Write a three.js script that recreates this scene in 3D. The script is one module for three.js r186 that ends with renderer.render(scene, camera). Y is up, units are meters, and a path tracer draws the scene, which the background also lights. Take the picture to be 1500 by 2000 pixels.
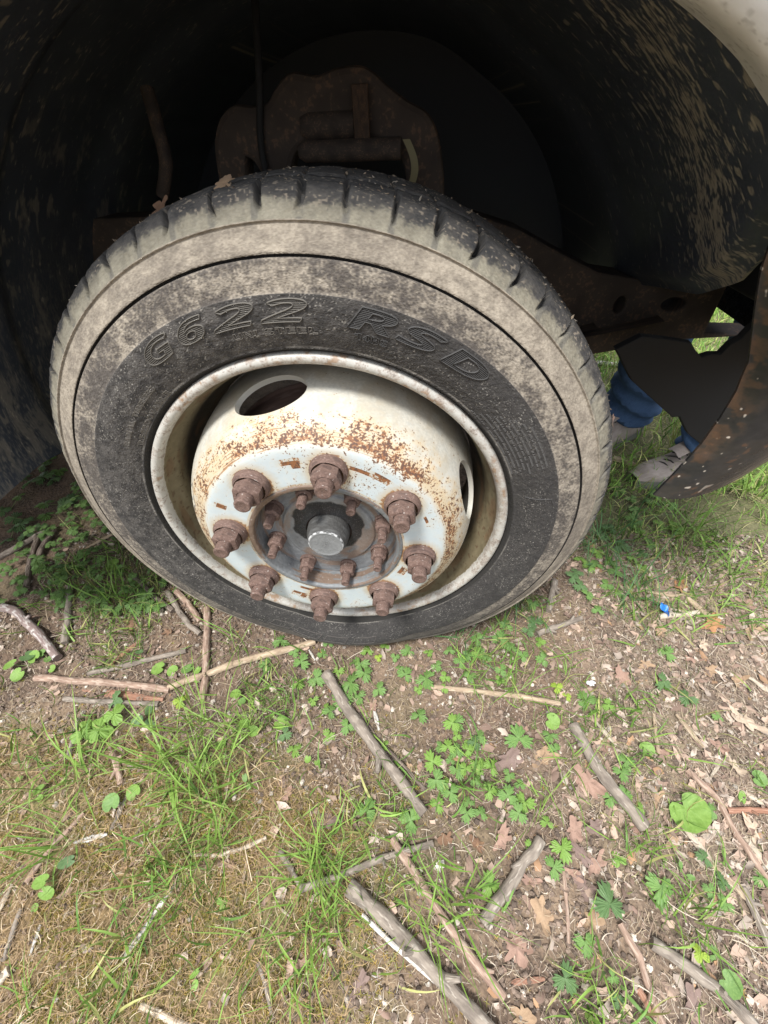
import * as THREE from 'three';
import { mergeGeometries, mergeVertices, toCreasedNormals } from 'three/addons/utils/BufferGeometryUtils.js';
import { RoundedBoxGeometry } from 'three/addons/geometries/RoundedBoxGeometry.js';
import { MarchingCubes } from 'three/addons/objects/MarchingCubes.js';
import { FontLoader } from 'three/addons/loaders/FontLoader.js';

// ---------------------------------------------------------------- camera, sky, sun, exposure
const V = (x, y, z) => new THREE.Vector3(x, y, z);
const scene = new THREE.Scene();
const camera = new THREE.PerspectiveCamera(102.88, 0.75, 0.02, 200);
camera.position.set(0.12797, 0.81812, 0.42904);
camera.up.set(-0.01715, 0.71758, -0.69627);
camera.lookAt(0.12797 - 0.07492, 0.81812 - 0.69533, 0.42904 - 0.71477);

const SKY = 0.8, SUN = 2.7, EXPOSURE = 2.0;
{ // a bright overcast sky: brightest overhead, a little darker down to the horizon
  const w = 64, h = 32, d = new Float32Array(w * h * 4);
  for (let j = 0; j < h; j++) for (let i = 0; i < w; i++) {
    const e = Math.sin(((j + 0.5) / h - 0.5) * Math.PI), k = (j * w + i) * 4;
    const l = SKY * (e > 0 ? (0.62 + 0.6 * e) : 0.3);
    d[k] = l * 0.95; d[k + 1] = l; d[k + 2] = l * 1.10; d[k + 3] = 1;
  }
  const t = new THREE.DataTexture(d, w, h, THREE.RGBAFormat, THREE.FloatType);
  t.mapping = THREE.EquirectangularReflectionMapping; t.magFilter = t.minFilter = THREE.LinearFilter; t.wrapS = THREE.RepeatWrapping; t.needsUpdate = true;
  scene.background = t; scene.environment = t;
}
const sun = new THREE.DirectionalLight(new THREE.Color(1, 0.98, 0.95), SUN);
sun.position.set(-0.9, 4.4, 1.9); sun.target.position.set(0.1, 0.2, 0);
sun.castShadow = true; sun.shadow.radius = 26; sun.shadow.mapSize.set(2048, 2048);
Object.assign(sun.shadow.camera, { left: -3, right: 3, top: 3, bottom: -3, near: 0.5, far: 14 });
scene.add(sun, sun.target);
const renderer = new THREE.WebGLRenderer({ antialias: true });
renderer.toneMapping = THREE.LinearToneMapping; renderer.toneMappingExposure = EXPOSURE;
renderer.shadowMap.enabled = true; renderer.shadowMap.type = THREE.PCFSoftShadowMap;

// ---------------------------------------------------------------- helpers
let seed = 12345;
const rnd = () => { seed = (seed + 0x6D2B79F5) | 0; let t = Math.imul(seed ^ (seed >>> 15), 1 | seed); t = (t + Math.imul(t ^ (t >>> 7), 61 | t)) ^ t; return ((t ^ (t >>> 14)) >>> 0) / 4294967296; };
const rr = (a, b) => a + (b - a) * rnd();
const clamp = (x, a = 0, b = 1) => Math.min(b, Math.max(a, x));
const lerp = (a, b, t) => a + (b - a) * t;
const sst = (a, b, x) => { const t = clamp((x - a) / (b - a)); return t * t * (3 - 2 * t); };
const hash = (x, y, z) => { let h = Math.imul(x, 374761393) + Math.imul(y, 668265263) + Math.imul(z, 1274126177); h = Math.imul(h ^ (h >>> 13), 1274126177); return ((h ^ (h >>> 16)) >>> 0) / 4294967296; };
// value noise on a lattice that wraps every px cells in x and py cells in y
function vn(x, y, s = 0, px = 1e6, py = 1e6) {
  const xi = Math.floor(x), yi = Math.floor(y); let fx = x - xi, fy = y - yi;
  fx = fx * fx * (3 - 2 * fx); fy = fy * fy * (3 - 2 * fy);
  let x0 = xi, x1 = xi + 1, y0 = yi, y1 = yi + 1;
  if (px < 1e6) { x0 = ((xi % px) + px) % px; x1 = x0 + 1 === px ? 0 : x0 + 1; } if (py < 1e6) { y0 = ((yi % py) + py) % py; y1 = y0 + 1 === py ? 0 : y0 + 1; }
  return lerp(lerp(hash(x0, y0, s), hash(x1, y0, s), fx), lerp(hash(x0, y1, s), hash(x1, y1, s), fx), fy);
}
function fbm(x, y, s, o = 4, px = 1e6, py = 1e6) { let a = 0.5, t = 0, n = 0; for (let i = 0; i < o; i++) { t += a * vn(x, y, s + i * 17, px, py); n += a; a *= 0.5; x *= 2; y *= 2; if (px < 1e6) px *= 2; if (py < 1e6) py *= 2; } return t / n; }
const enc = (c) => { c = clamp(c); return Math.round(255 * (c <= 0.0031308 ? 12.92 * c : 1.055 * Math.pow(c, 1 / 2.4) - 0.055)); };
function dtex(w, h, fn, srgb = true) { // fn(u, v) -> linear rgb, or a height 0..1
  const d = new Uint8Array(w * h * 4);
  for (let j = 0; j < h; j++) for (let i = 0; i < w; i++) {
    const c = fn((i + 0.5) / w, (j + 0.5) / h), k = (j * w + i) * 4;
    if (srgb) { d[k] = enc(c[0]); d[k + 1] = enc(c[1]); d[k + 2] = enc(c[2]); } else d[k] = d[k + 1] = d[k + 2] = Math.round(255 * clamp(c));
    d[k + 3] = 255;
  }
  const t = new THREE.DataTexture(d, w, h, THREE.RGBAFormat);
  t.wrapS = t.wrapT = THREE.RepeatWrapping; t.magFilter = THREE.LinearFilter; t.minFilter = THREE.LinearMipmapLinearFilter; t.generateMipmaps = true;
  if (srgb) t.colorSpace = THREE.SRGBColorSpace;
  t.needsUpdate = true; return t;
}
const mix3 = (a, b, t) => [lerp(a[0], b[0], t), lerp(a[1], b[1], t), lerp(a[2], b[2], t)];
const mul3 = (a, k) => [a[0] * k, a[1] * k, a[2] * k];
const C3 = (r, g, b) => new THREE.Color().setRGB(r, g, b);
const mat = (o) => new THREE.MeshStandardMaterial({ side: THREE.DoubleSide, roughness: 0.9, metalness: 0, ...o });

const used = {};
function numbered(n) { const k = used[n] = (used[n] ?? -1) + 1; return k ? n + '_' + String(k).padStart(3, '0') : n; }
function part(name, geo, m, parent) { const o = new THREE.Mesh(geo, m); o.name = numbered(name); o.castShadow = o.receiveShadow = true; parent.add(o); return o; }
function tag(o, label, category, group, kind) { if (label) o.userData.label = label; if (category) o.userData.category = category; if (group) o.userData.group = group; if (kind) o.userData.kind = kind; return o; }
function thing(name, label, category, pos = [0, 0, 0], group) { const o = new THREE.Group(); o.name = numbered(name); o.position.set(...pos); scene.add(o); return tag(o, label, category, group); }

// a grid surface from f(i/nu, j/nv) -> [x, y, z, u, v]
function grid(nu, nv, f) {
  const p = new Float32Array((nu + 1) * (nv + 1) * 3), t = new Float32Array((nu + 1) * (nv + 1) * 2), ix = [];
  for (let j = 0, k = 0; j <= nv; j++) for (let i = 0; i <= nu; i++, k++) {
    const q = f(i / nu, j / nv, i, j); p.set([q[0], q[1], q[2]], k * 3); t.set([q[3] ?? i / nu, q[4] ?? j / nv], k * 2);
    if (i < nu && j < nv) ix.push(k, k + 1, k + nu + 1, k + 1, k + nu + 2, k + nu + 1);
  }
  const g = new THREE.BufferGeometry(); g.setAttribute('position', new THREE.BufferAttribute(p, 3)); g.setAttribute('uv', new THREE.BufferAttribute(t, 2)); g.setIndex(ix); g.computeVertexNormals(); return g;
}
// a smooth open curve through 2-D points, with its arc length
function curve2(pts, n, tension) {
  const c = new THREE.CatmullRomCurve3(pts.map((p) => V(p[0], p[1], 0)), false, 'centripetal', tension);
  const out = []; let s = 0;
  for (let i = 0; i <= n; i++) { const q = c.getPoint(i / n); if (i) s += Math.hypot(q.x - out[i - 1][0], q.y - out[i - 1][1]); out.push([q.x, q.y, s]); }
  return out;
}
// surface of revolution about +z: rows [r, z, s]
function spin(rows, nu, uvLen) { const S = uvLen || rows[rows.length - 1][2]; return grid(nu, rows.length - 1, (u, v, i, j) => { const a = u * Math.PI * 2, q = rows[j]; return [q[0] * Math.cos(a), q[0] * Math.sin(a), q[1], u, q[2] / S]; }); }
// a round tube along points with radii
function tube(pts, rad, seg = 8, sub = 3, rough = 0, sd = 1) {
  const c = new THREE.CatmullRomCurve3(pts, false, 'centripetal'), n = Math.max(2, (pts.length - 1) * sub), L = c.getLength();
  const fr = c.computeFrenetFrames(n, false), pos = [];
  for (let j = 0; j <= n; j++) pos.push(c.getPointAt(j / n));
  const g = grid(seg, n, (u, v, i, j) => {
    const a = u * Math.PI * 2, R = (typeof rad === 'function' ? rad(v) : rad) * (1 + rough * (vn(Math.cos(a) * 1.5 + 9, Math.sin(a) * 1.5 + v * L * 16 + sd * 13, sd) - 0.5));
    const q = pos[j], N = fr.normals[j], B = fr.binormals[j], x = Math.cos(a) * R, y = Math.sin(a) * R;
    return [q.x + N.x * x + B.x * y, q.y + N.y * x + B.y * y, q.z + N.z * x + B.z * y, u, v * L / 0.1];
  });
  const caps = [0, n].map((j) => { const k = grid(seg, 1, (u, v) => { const a = u * Math.PI * 2, R = v * (typeof rad === 'function' ? rad(j / n) : rad), q = pos[j], N = fr.normals[j], B = fr.binormals[j]; return [q.x + (N.x * Math.cos(a) + B.x * Math.sin(a)) * R, q.y + (N.y * Math.cos(a) + B.y * Math.sin(a)) * R, q.z + (N.z * Math.cos(a) + B.z * Math.sin(a)) * R, 0.02 * u, 0.02 * v]; }); return k; });
  return mergeGeometries([g, ...caps]);
}
// where the line of sight through a point of the photograph meets a plane (used to read real positions off it)
const F = 797.147, CX = V(0.99704, -0.0399, -0.06569), CY = V(-0.01715, 0.71758, -0.69627), CZ = V(0.07492, 0.69533, 0.71477);
function sight(x, y) { return CX.clone().multiplyScalar((x - 750) / F).addScaledVector(CY, -(y - 1000) / F).sub(CZ); }
function onPlane(x, y, axis, v) { const d = sight(x, y), o = camera.position, t = (v - o[axis]) / d[axis]; return o.clone().addScaledVector(d, t); }
const onGround = (x, y, h = 0) => onPlane(x, y, 'y', h);
// ---------------------------------------------------------------- the ground
const G_FINE = (x, z) => 0.016 * (fbm(x * 3.1 + 20, z * 3.1 + 20, 5, 3) - 0.5) + 0.016 * (fbm(x * 15 + 40, z * 15 + 40, 6, 4) - 0.5);
function groundY(x, z) { // soil height: gentle lumps, a shallow seat pressed in under the tyre
  const d = Math.hypot(x, (z + 0.1) * 1.2), flat = sst(0.16, 0.34, d);
  return G_FINE(x, z) * lerp(0.25, 1, flat);
}
// cover of each kind over the ground (read off the photograph)
const mossAt = (x, z) => clamp(sst(0.12, 0.36, z + 0.12 * (fbm(x * 4, z * 4, 81, 3) - 0.5)) * sst(0.22, -0.08, x + 0.25 * (fbm(x * 5, z * 5, 82, 3) - 0.5)) * 1.1);
const litterAt = (x, z) => clamp(sst(0.3, 0.66, x + 0.2 * (fbm(x * 5, z * 5, 83, 3) - 0.5)) * sst(-0.5, -0.25, z));
const lawnAt = (x, z) => clamp(sst(-0.2, -0.4, z) * sst(0.35, 0.5, x) + sst(-1.2, -1.6, z));
{
  const axis = (c, lo, hi, st, far) => { const a = []; for (let v = lo; v <= hi + 1e-6; v += st) a.push(v); let s = st; for (let v = hi; v < far;) { s *= 1.25; v += s; a.push(v); } s = st; for (let v = lo; v > -far;) { s *= 1.25; v -= s; a.unshift(v); } return a; };
  const xs = axis(0, -0.85, 1.1, 0.006, 60), zs = axis(0, -0.35, 0.66, 0.006, 60);
  const nx = xs.length - 1, nz = zs.length - 1;
  const geo = grid(nx, nz, (u, v, i, j) => { const x = xs[i], z = zs[nz - j]; const near = Math.abs(x) < 3 && Math.abs(z) < 3; return [x, near ? groundY(x, z) : 0, z, x / 1.4, z / 1.4]; });
  const col = new Float32Array((nx + 1) * (nz + 1) * 3), p = geo.attributes.position;
  for (let k = 0; k < p.count; k++) {
    const x = p.getX(k), z = p.getZ(k), m = mossAt(x, z), l = litterAt(x, z), w = lawnAt(x, z);
    let c = mix3([0.175, 0.116, 0.076], [0.325, 0.237, 0.165], fbm(x * 6, z * 6, 91, 3));
    c = mix3(c, [0.39, 0.30, 0.225], l * 0.7); c = mix3(c, [0.31, 0.215, 0.085], m * 0.75);
    c = mix3(c, [0.22, 0.24, 0.08], sst(0.5, 0.68, fbm(x * 9, z * 9, 93, 3)) * 0.5 * (0.3 + m));
    c = mix3(c, [0.20, 0.21, 0.09], w * 0.8);
    col.set(c, k * 3);
  }
  geo.setAttribute('color', new THREE.BufferAttribute(col, 3));
  const N = 1536;
  const gh = (u, v) => { const a = fbm(u * 40, v * 40, 31, 4, 40, 40), b = fbm(u * 260, v * 260, 32, 3, 260, 260), c = vn(u * 700, v * 700, 33, 700, 700); return clamp(0.15 + 0.42 * a + 0.38 * b + 0.12 * c); };
  const gmap = dtex(N, N, (u, v) => {
    const h = gh(u, v), fine = vn(u * 900, v * 900, 35, 900, 900), pat = fbm(u * 14, v * 14, 36, 4, 14, 14);
    let k = 0.36 + 1.15 * (h - 0.42) + 0.26 * (fine - 0.5) + 0.34 * (pat - 0.5); k = Math.max(k, 0.07);  // hollows darkened, putting the shade of soil gaps into the colour
    const crumb = sst(0.74, 0.82, vn(u * 420, v * 420, 37, 420, 420)) * sst(0.45, 0.6, pat);
    let c = [k, k * (0.98 + 0.06 * (pat - 0.5)), k * 0.97];
    c = mix3(c, [0.85, 0.80, 0.72], crumb * 0.55);
    return c;
  });
  const gbump = dtex(1024, 1024, gh, false);
  part('ground', geo, mat({ map: gmap, bumpMap: gbump, bumpScale: 0.009, vertexColors: true, roughness: 0.97 }), scene).userData.kind = 'structure';
}
// ---------------------------------------------------------------- the truck, and its front wheel
const truck = thing('truck', 'old truck with dirty dark wheel well, rusty steel wheel and black rust-edged bumper end', 'truck', [0, 0, 0]);
const wheel = new THREE.Group(); wheel.name = 'front_wheel'; wheel.position.set(0, 0.375, 0); truck.add(wheel);
const rowZ = (rows, r) => { for (let i = 1; i < rows.length; i++) if (rows[i][0] >= r) { const a = rows[i - 1], b = rows[i], t = (r - a[0]) / (b[0] - a[0] || 1); return lerp(a[1], b[1], t); } return rows[rows.length - 1][1]; };
const TAU = Math.PI * 2;

// tyre ---------------------------------------------------------
const LUGS = 58;
const side = [[.252, -.022], [.258, -.013], [.2635, -.006], [.2668, -.0015], [.2682, .0022], [.2697, .0035], [.2712, .0030], [.276, .0052], [.286, .0092], [.299, .0124], [.312, .0136], [.3252, .0129], [.3262, .0126], [.3272, .0112], [.338, .0096], [.3468, .0078], [.3528, .0061], [.3538, .0056], [.3544, -.0002], [.3553, -.0012], [.3562, -.0004], [.3570, .0044], [.367, -.0012], [.3775, -.0080], [.3794, -.0090], [.3802, -.0072], [.3814, -.0071], [.3826, -.0104], [.390, -.0172], [.3975, -.0235], [.4020, -.0285], [.4042, -.0350], [.4060, -.0500], [.4068, -.066], [.4005, -.0685], [.4005, -.0745], [.4072, -.077], [.4080, -.110], [.4072, -.143], [.4005, -.1455], [.4005, -.1515], [.4068, -.154], [.4045, -.183], [.4, -.192], [.381, -.211], [.356, -.226], [.326, -.2335], [.3, -.2325], [.27, -.224], [.252, -.2]];
const tyreRows = [];
{ let s = 0; for (let i = 0; i < side.length - 1; i++) { const a = side[i], b = side[i + 1], L = Math.hypot(b[0] - a[0], b[1] - a[1]), n = Math.max(1, Math.round(L / (i < 31 ? 0.0028 : 0.008))); for (let k = 0; k < n; k++) { const t = k / n; tyreRows.push([lerp(a[0], b[0], t), lerp(a[1], b[1], t), s + L * t]); } s += L; } const e = side[side.length - 1]; tyreRows.push([e[0], e[1], s]); }
const TS = tyreRows[tyreRows.length - 1][2];
function sat(r, a, z) { // the tyre's sag over the ground: radius squeezed, side wall pushed out
  const sn = -Math.sin(a); let out = [r, z];
  if (sn > 0) {
    const lim = Math.min(0.409, 0.3765 / Math.max(sn, 1e-3));
    const soft = lim + 0.003 * Math.exp(-Math.pow((0.409 - lim) / 0.01, 2)), k = clamp((soft - 0.252) / (0.409 - 0.252)), t = clamp((r - 0.252) / 0.157);
    out = [0.252 + (r - 0.252) * lerp(1, k, sst(0, 0.75, t)), z + (z > -0.11 ? 1 : -1) * (1 - k) * 0.10 * Math.sin(Math.PI * clamp(t * 0.96))];
  }
  return out;
}
const lugJit = Array.from({ length: LUGS }, () => [rr(-0.35, 0.35), rr(0.6, 1.6), rr(0.5, 1.3), rr(-0.5, 0.5)]);
function lugCut(a, r, z) { // depth of the cross grooves at the shoulder and over the tread
  const q = ((a / TAU) * LUGS % LUGS + LUGS) % LUGS, k = Math.round(q) % LUGS, j = lugJit[k]; let d = q - Math.round(q) - j[0] * 0.35;
  const onShoulder = z > -0.11 ? sst(0.3835, 0.396, r) : sst(0.385, 0.398, r);
  d += j[3] * 0.25 * (1 - onShoulder) + (z < -0.03 ? (z + 0.03) * 3.2 : 0);
  const w = 0.064 * j[1] * (0.55 + 0.45 * onShoulder) * (z < -0.045 ? 0.6 : 1); const fill = lerp(1, 0.22, sst(-0.038, -0.058, z));
  return onShoulder * sst(w, w * 0.45, Math.abs(d)) * 0.0135 * j[2] * fill;
}
{
  const NU = LUGS * 32, NV = tyreRows.length - 1;
  const geo = grid(NU, NV, (u, v, i, j) => {
    const a = u * TAU; let [r, z, s] = tyreRows[j];
    const cut = lugCut(a, r, z), ragged = sst(0.384, 0.4, r) * 0.0022 * (fbm(u * 300, s * 140, 3, 3, 300) - 0.5);
    const nz = z > -0.11 ? clamp((0.4045 - r) / 0.012) : -clamp((0.404 - r) / 0.01), nr = 1 - Math.abs(nz) * 0.55;
    r += (-cut + ragged) * nr; z += (-cut + ragged) * nz * 0.8;
    [r, z] = sat(r, a, z);
    return [r * Math.cos(a), r * Math.sin(a), z, u, s / TS];
  });
  const sAt = (r) => { for (const q of tyreRows) if (q[0] >= r) return q[2]; return 0; };
  const sG = sAt(.3540), sG2 = sAt(.3567), sI = sAt(.3262), sO = sAt(.3805), sE = sAt(.4015), sB = sAt(.2688);
  const tmap = dtex(2048, 1024, (u, v) => {
    const s = v * TS, deg = u * 360, U = u * 2200, S = s * 1000; // U, S in mm
    const n1 = fbm(u * 24, s * 22, 41, 4, 24), n2 = fbm(u * 180, s * 130, 42, 3, 180), n3 = vn(u * 1500, s * 900, 43, 1500), n4 = fbm(u * 60, s * 60, 44, 3, 60);
    const low = sst(205, 250, deg) * sst(335, 300, deg); // round the bottom of the tyre, where the tan dirt fades out
    const streak = vn(u * 700, s * 90, 45, 700);
    const grain = vn(u * 1150, s * 620, 141, 1150), fl = vn(u * 1500 + s * 900, s * 420, 142);
    let c = mix3([0.024, 0.022, 0.021], [0.058, 0.053, 0.048], n2 * 0.6 + n1 * 0.2 + (grain - 0.5) * 0.5);
    const leftUp = sst(60, 110, deg) * sst(240, 190, deg);
    c = mix3(c, [0.115, 0.105, 0.095], 0.45 * leftUp * sst(0.3, 0.7, n2)); // grey dust film in a grain of its own
    const speck = Math.max(sst(0.80, 0.93, n3) * sst(0.36, 0.56, n4), sst(0.86, 0.94, fl) * (0.5 + 0.5 * leftUp));
    c = mix3(c, [0.30, 0.28, 0.245], speck * 0.8);
    const dark = c, tan = mix3([0.175, 0.146, 0.114], [0.345, 0.300, 0.238], clamp(0.5 + 1.0 * (n2 - 0.5) + 0.4 * (n1 - 0.5) + 0.45 * (streak - 0.5) + 0.6 * (grain - 0.5)));
    if (s > sI && s <= sG) { // mottled ring
      const right = sst(110, 70, deg) + sst(300, 340, deg), m = clamp(sst(0.30, 0.74, n1 * 0.45 + n4 * 0.35 + n2 * 0.2 + 0.12 * (right - 0.6) + 0.20 * (n2 - 0.5) + 0.36 * (grain - 0.5) + 0.08 * sst(sI, sG, s)));
      c = mix3(mix3(dark, [0.10, 0.085, 0.072], 0.6), tan, m * (0.82 + 0.3 * (streak - 0.5)) * (1 - 0.85 * low));
    } else if (s > sG && s <= sO) {
      const m = clamp(0.80 + 0.8 * (n1 - 0.45) + 0.6 * (n2 - 0.5) + 0.3 * (grain - 0.5)); c = mix3([0.10, 0.086, 0.072], mix3(tan, [0.31, 0.265, 0.205], 0.3), clamp(m) * (1 - 0.6 * low));
    } else if (s > sO) {
      const tuftE = 0.006 * (vn(u * 420, 0.7, 149, 420) - 0.5), edge = sE - 0.0085 + tuftE - 0.004 * sst(150, 60, deg) * sst(0, 60, deg) + 0.011 * (fbm(u * 110, 0.3, 46, 3, 110) - 0.5) + 0.007 * (n2 - 0.5);
      const clay = mix3([0.18, 0.160, 0.118], [0.31, 0.285, 0.218], n2 * 0.7 + n1 * 0.3 + (grain - 0.5) * 0.5);
      const onSide = sst(edge + 0.004, edge - 0.004, s + 0.006 * (grain - 0.5));
      const tread = mix3([0.030, 0.030, 0.031], [0.085, 0.078, 0.070], clamp(n2 + 0.5 * (grain - 0.5))); const deb = sst(0.70, 0.86, vn(u * 1100, s * 500, 47, 1100)) * sst(0.38, 0.6, n4);
      c = mix3(mix3(tread, [0.30, 0.25, 0.19], deb * 0.7), clay, onSide * (0.88 - 0.5 * low) * (0.78 + 0.3 * streak));
      const q = (u * LUGS % 1 + 1) % 1, g = Math.min(q, 1 - q); if (g < 0.10) c = mix3(c, [0.075, 0.072, 0.068], sst(0.10, 0.05, g) * 0.55 * sst(0.4, 0.6, n2 + 0.15));
    }
    if (s > sG && s < sG2) c = mix3([0.014, 0.012, 0.011], [0.035, 0.03, 0.025], n2);
    if (s < sB) c = [0.022, 0.020, 0.018];
    if (Math.abs(s - sB - 0.0018) < 0.0011) c = mix3(c, [0.24, 0.22, 0.19], 0.55 * sst(0.3, 0.6, n4));
    return c;
  });
  const tbump = dtex(2048, 1024, (u, v) => 0.45 * fbm(u * 500, v * 160, 48, 3, 500) + 0.3 * vn(u * 1800, v * 700, 49, 1800) + 0.25 * fbm(u * 90, v * 40, 50, 3, 90), false);
  part('tyre', geo, mat({ map: tmap, bumpMap: tbump, bumpScale: 0.0022, roughness: 0.95 }), wheel);
}

// raised lettering: outlines and fine ribs standing proud of the side wall
const font = await new FontLoader().loadAsync('fonts/droid/droid_sans_bold.typeface.json');
function onTyre(a, r, h) { const z = rowZ(tyreRows, r) + h, q = sat(r, a, z); return [q[0] * Math.cos(a), q[0] * Math.sin(a), q[1]]; }
function ribbon(pts, w, h) { // pts in [angle, r], closed or open polyline -> a small raised ridge
  const pos = [], ix = [];
  pts.forEach((p, i) => {
    const a = pts[Math.max(0, i - 1)], b = pts[Math.min(pts.length - 1, i + 1)]; let tx = -(b[0] - a[0]) * p[1], ty = b[1] - a[1]; const l = Math.hypot(tx, ty) || 1; tx /= l; ty /= l;
    for (const [k, hh] of [[-1, -0.0004], [-0.45, h], [0.45, h], [1, -0.0004]]) pos.push(...onTyre(p[0] - (-ty * k * w) / p[1], p[1] + tx * k * w, hh));
    if (i) for (let k = 0; k < 3; k++) { const q = (i - 1) * 4 + k; ix.push(q, q + 1, q + 4, q + 1, q + 5, q + 4); }
  });
  const g = new THREE.BufferGeometry(); g.setAttribute('position', new THREE.Float32BufferAttribute(pos, 3)); g.setAttribute('uv', new THREE.Float32BufferAttribute(new Float32Array(pos.length / 3 * 2), 2)); g.setIndex(ix); g.computeVertexNormals(); return g;
}
function contours(ch, shear) { // glyph outline in a unit box
  const cs = []; for (const s of font.generateShapes(ch, 1)) { cs.push(s.getPoints(7)); for (const h of s.holes) cs.push(h.getPoints(7)); }
  const all = cs.map((c) => c.map((p) => [p.x + shear * p.y, p.y])); let x0 = 9, x1 = -9, y0 = 9, y1 = -9;
  for (const c of all) for (const p of c) { x0 = Math.min(x0, p[0]); x1 = Math.max(x1, p[0]); y0 = Math.min(y0, p[1]); y1 = Math.max(y1, p[1]); }
  return all.map((c) => c.map((p) => [(p[0] - x0) / (x1 - x0), (p[1] - y0) / (y1 - y0)]));
}
function fine(c, n = 0.12) { const o = []; for (let i = 0; i < c.length; i++) { const a = c[i], b = c[(i + 1) % c.length], m = Math.max(1, Math.ceil(Math.hypot(a[0] - b[0], a[1] - b[1]) / n)); for (let k = 0; k < m; k++) o.push([lerp(a[0], b[0], k / m), lerp(a[1], b[1], k / m)]); } o.push(o[0]); return o; }
function glyph(ch, d0, d1, r0, r1, shear, w, h, ribs) {
  const cs = contours(ch, shear), at = (p) => [THREE.MathUtils.degToRad(lerp(d0, d1, p[0])), lerp(r0, r1, p[1])], gs = cs.map((c) => ribbon(fine(c).map(at), w, h));
  if (ribs) { const n = Math.round((r1 - r0) / 0.00165); for (let k = 1; k < n; k++) { const y = k / n, xs = []; for (const c of cs) for (let i = 0; i < c.length; i++) { const a = c[i], b = c[(i + 1) % c.length]; if ((a[1] <= y) !== (b[1] <= y)) xs.push(a[0] + (y - a[1]) / (b[1] - a[1]) * (b[0] - a[0])); } xs.sort((a, b) => a - b); for (let i = 0; i + 1 < xs.length; i += 2) { if (xs[i + 1] - xs[i] < 0.04) continue; const pts = []; for (let t = 0; t <= 4; t++) pts.push(at([lerp(xs[i], xs[i + 1], t / 4), y])); gs.push(ribbon(pts, 0.00055, 0.0009)); } } }
  return mergeGeometries(gs);
}
{
  const dusty = mat({ color: C3(0.115, 0.105, 0.090), roughness: 0.9 }), clean = mat({ color: C3(0.050, 0.048, 0.046), roughness: 0.75 }), mid = mat({ color: C3(0.125, 0.112, 0.095), roughness: 0.9 });
  const L = (ch, a, b, m) => part('raised_letter', glyph(ch, a, b, 0.3003, 0.3218, 0.22, 0.0008, 0.0015, true), m, wheel);
  L('G', 122.3, 114.4, dusty); L('6', 113, 106.2, dusty); L('2', 105.4, 96, dusty); L('2', 95.5, 86.2, dusty); L('R', 78.9, 70, clean); L('S', 69.6, 60.3, clean); L('D', 59.8, 49.9, clean);
  const word = (t, a, b, r0, r1, m, w = 0.00045) => { const n = t.length, gs = []; [...t].forEach((c, i) => { if (c !== ' ') { const s = (b - a) / n; gs.push(glyph(c, a + s * (i + 0.08), a + s * (i + (c === 'I' ? 0.4 : 0.88)), r0, r1, 0, w, 0.0009, false)); } }); return part('raised_text', mergeGeometries(gs), m, wheel); };
  word('UNISTEEL', 102.4, 84.4, 0.2878, 0.2945, mid); word('14HS', 77.6, 70.4, 0.2885, 0.2955, clean);
  word('TUBELESS', 138.6, 127.2, 0.2862, 0.2915, mid); word('REGROOVABLE', 147.8, 126, 0.2722, 0.2776, mid); word('RADIAL', 149, 139.8, 0.2862, 0.2915, mid);
  // the long block of moulded safety text, too fine to read: rows of short marks
  const blockM = mat({ color: C3(0.075, 0.066, 0.058) });
  const gs = []; for (let row = 0; row < 9; row++) { const r = 0.2735 + row * 0.0053; let a = 45.5 - row * 1.3 + rr(-0.6, 0.6); const end = 22.5 + rr(-1, 1.5); while (a > end) { const s = rr(0.18, 0.32); if (rnd() < 0.84) { const A = THREE.MathUtils.degToRad(a), B = THREE.MathUtils.degToRad(a - s); gs.push(ribbon([[A, r - 0.0011], [lerp(A, B, 0.5), r + 0.0012], [B, r - 0.0009]], 0.0003, 0.0007)); } a -= s + 0.10; } }
  part('raised_text', mergeGeometries(gs), mat({ color: C3(0.085, 0.08, 0.074), roughness: 0.8 }), wheel);
  // an open moulded frame and, low on the wall, faint moulded blocks
  const box = [[13.6, .284], [13.2, .29], [12.7, .3], [12.5, .31], [12.3, .317], [10.6, .3195], [8, .3198]].map((p) => [THREE.MathUtils.degToRad(p[0]), p[1]]); part('raised_text', ribbon(box, 0.0005, 0.0008), clean, wheel);
  for (const [a, b] of [[-98, -90], [-109, -100], [-118.5, -111], [-87, -79]]) { const bl = [], pts = []; for (const [p, q] of [[0, 0], [1, 0], [0.82, 1], [-0.18, 1], [0, 0]]) pts.push([THREE.MathUtils.degToRad(lerp(a, b, p)), 0.3 + 0.02 * q]); for (let i = 0; i < 4; i++) { const e = []; for (let t = 0; t <= 5; t++) e.push([lerp(pts[i][0], pts[i + 1][0], t / 5), lerp(pts[i][1], pts[i + 1][1], t / 5)]); bl.push(ribbon(e, 0.0008, 0.0008)); } part('raised_text', mergeGeometries(bl), blockM, wheel); }
  for (const [d, r] of [[203, .297], [209, .29], [213.5, .316], [216, .3], [218, .287], [223, .315], [226, .31], [233, .316], [236.5, .316]]) for (let i = 0; i < 3; i++) { const A = THREE.MathUtils.degToRad(d + rr(-1.2, 1.2)); part('raised_text', ribbon([[A, r - 0.003], [A + 0.006, r], [A + 0.002, r + 0.003]], 0.0004, 0.0008), mid, wheel); }
}

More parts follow.
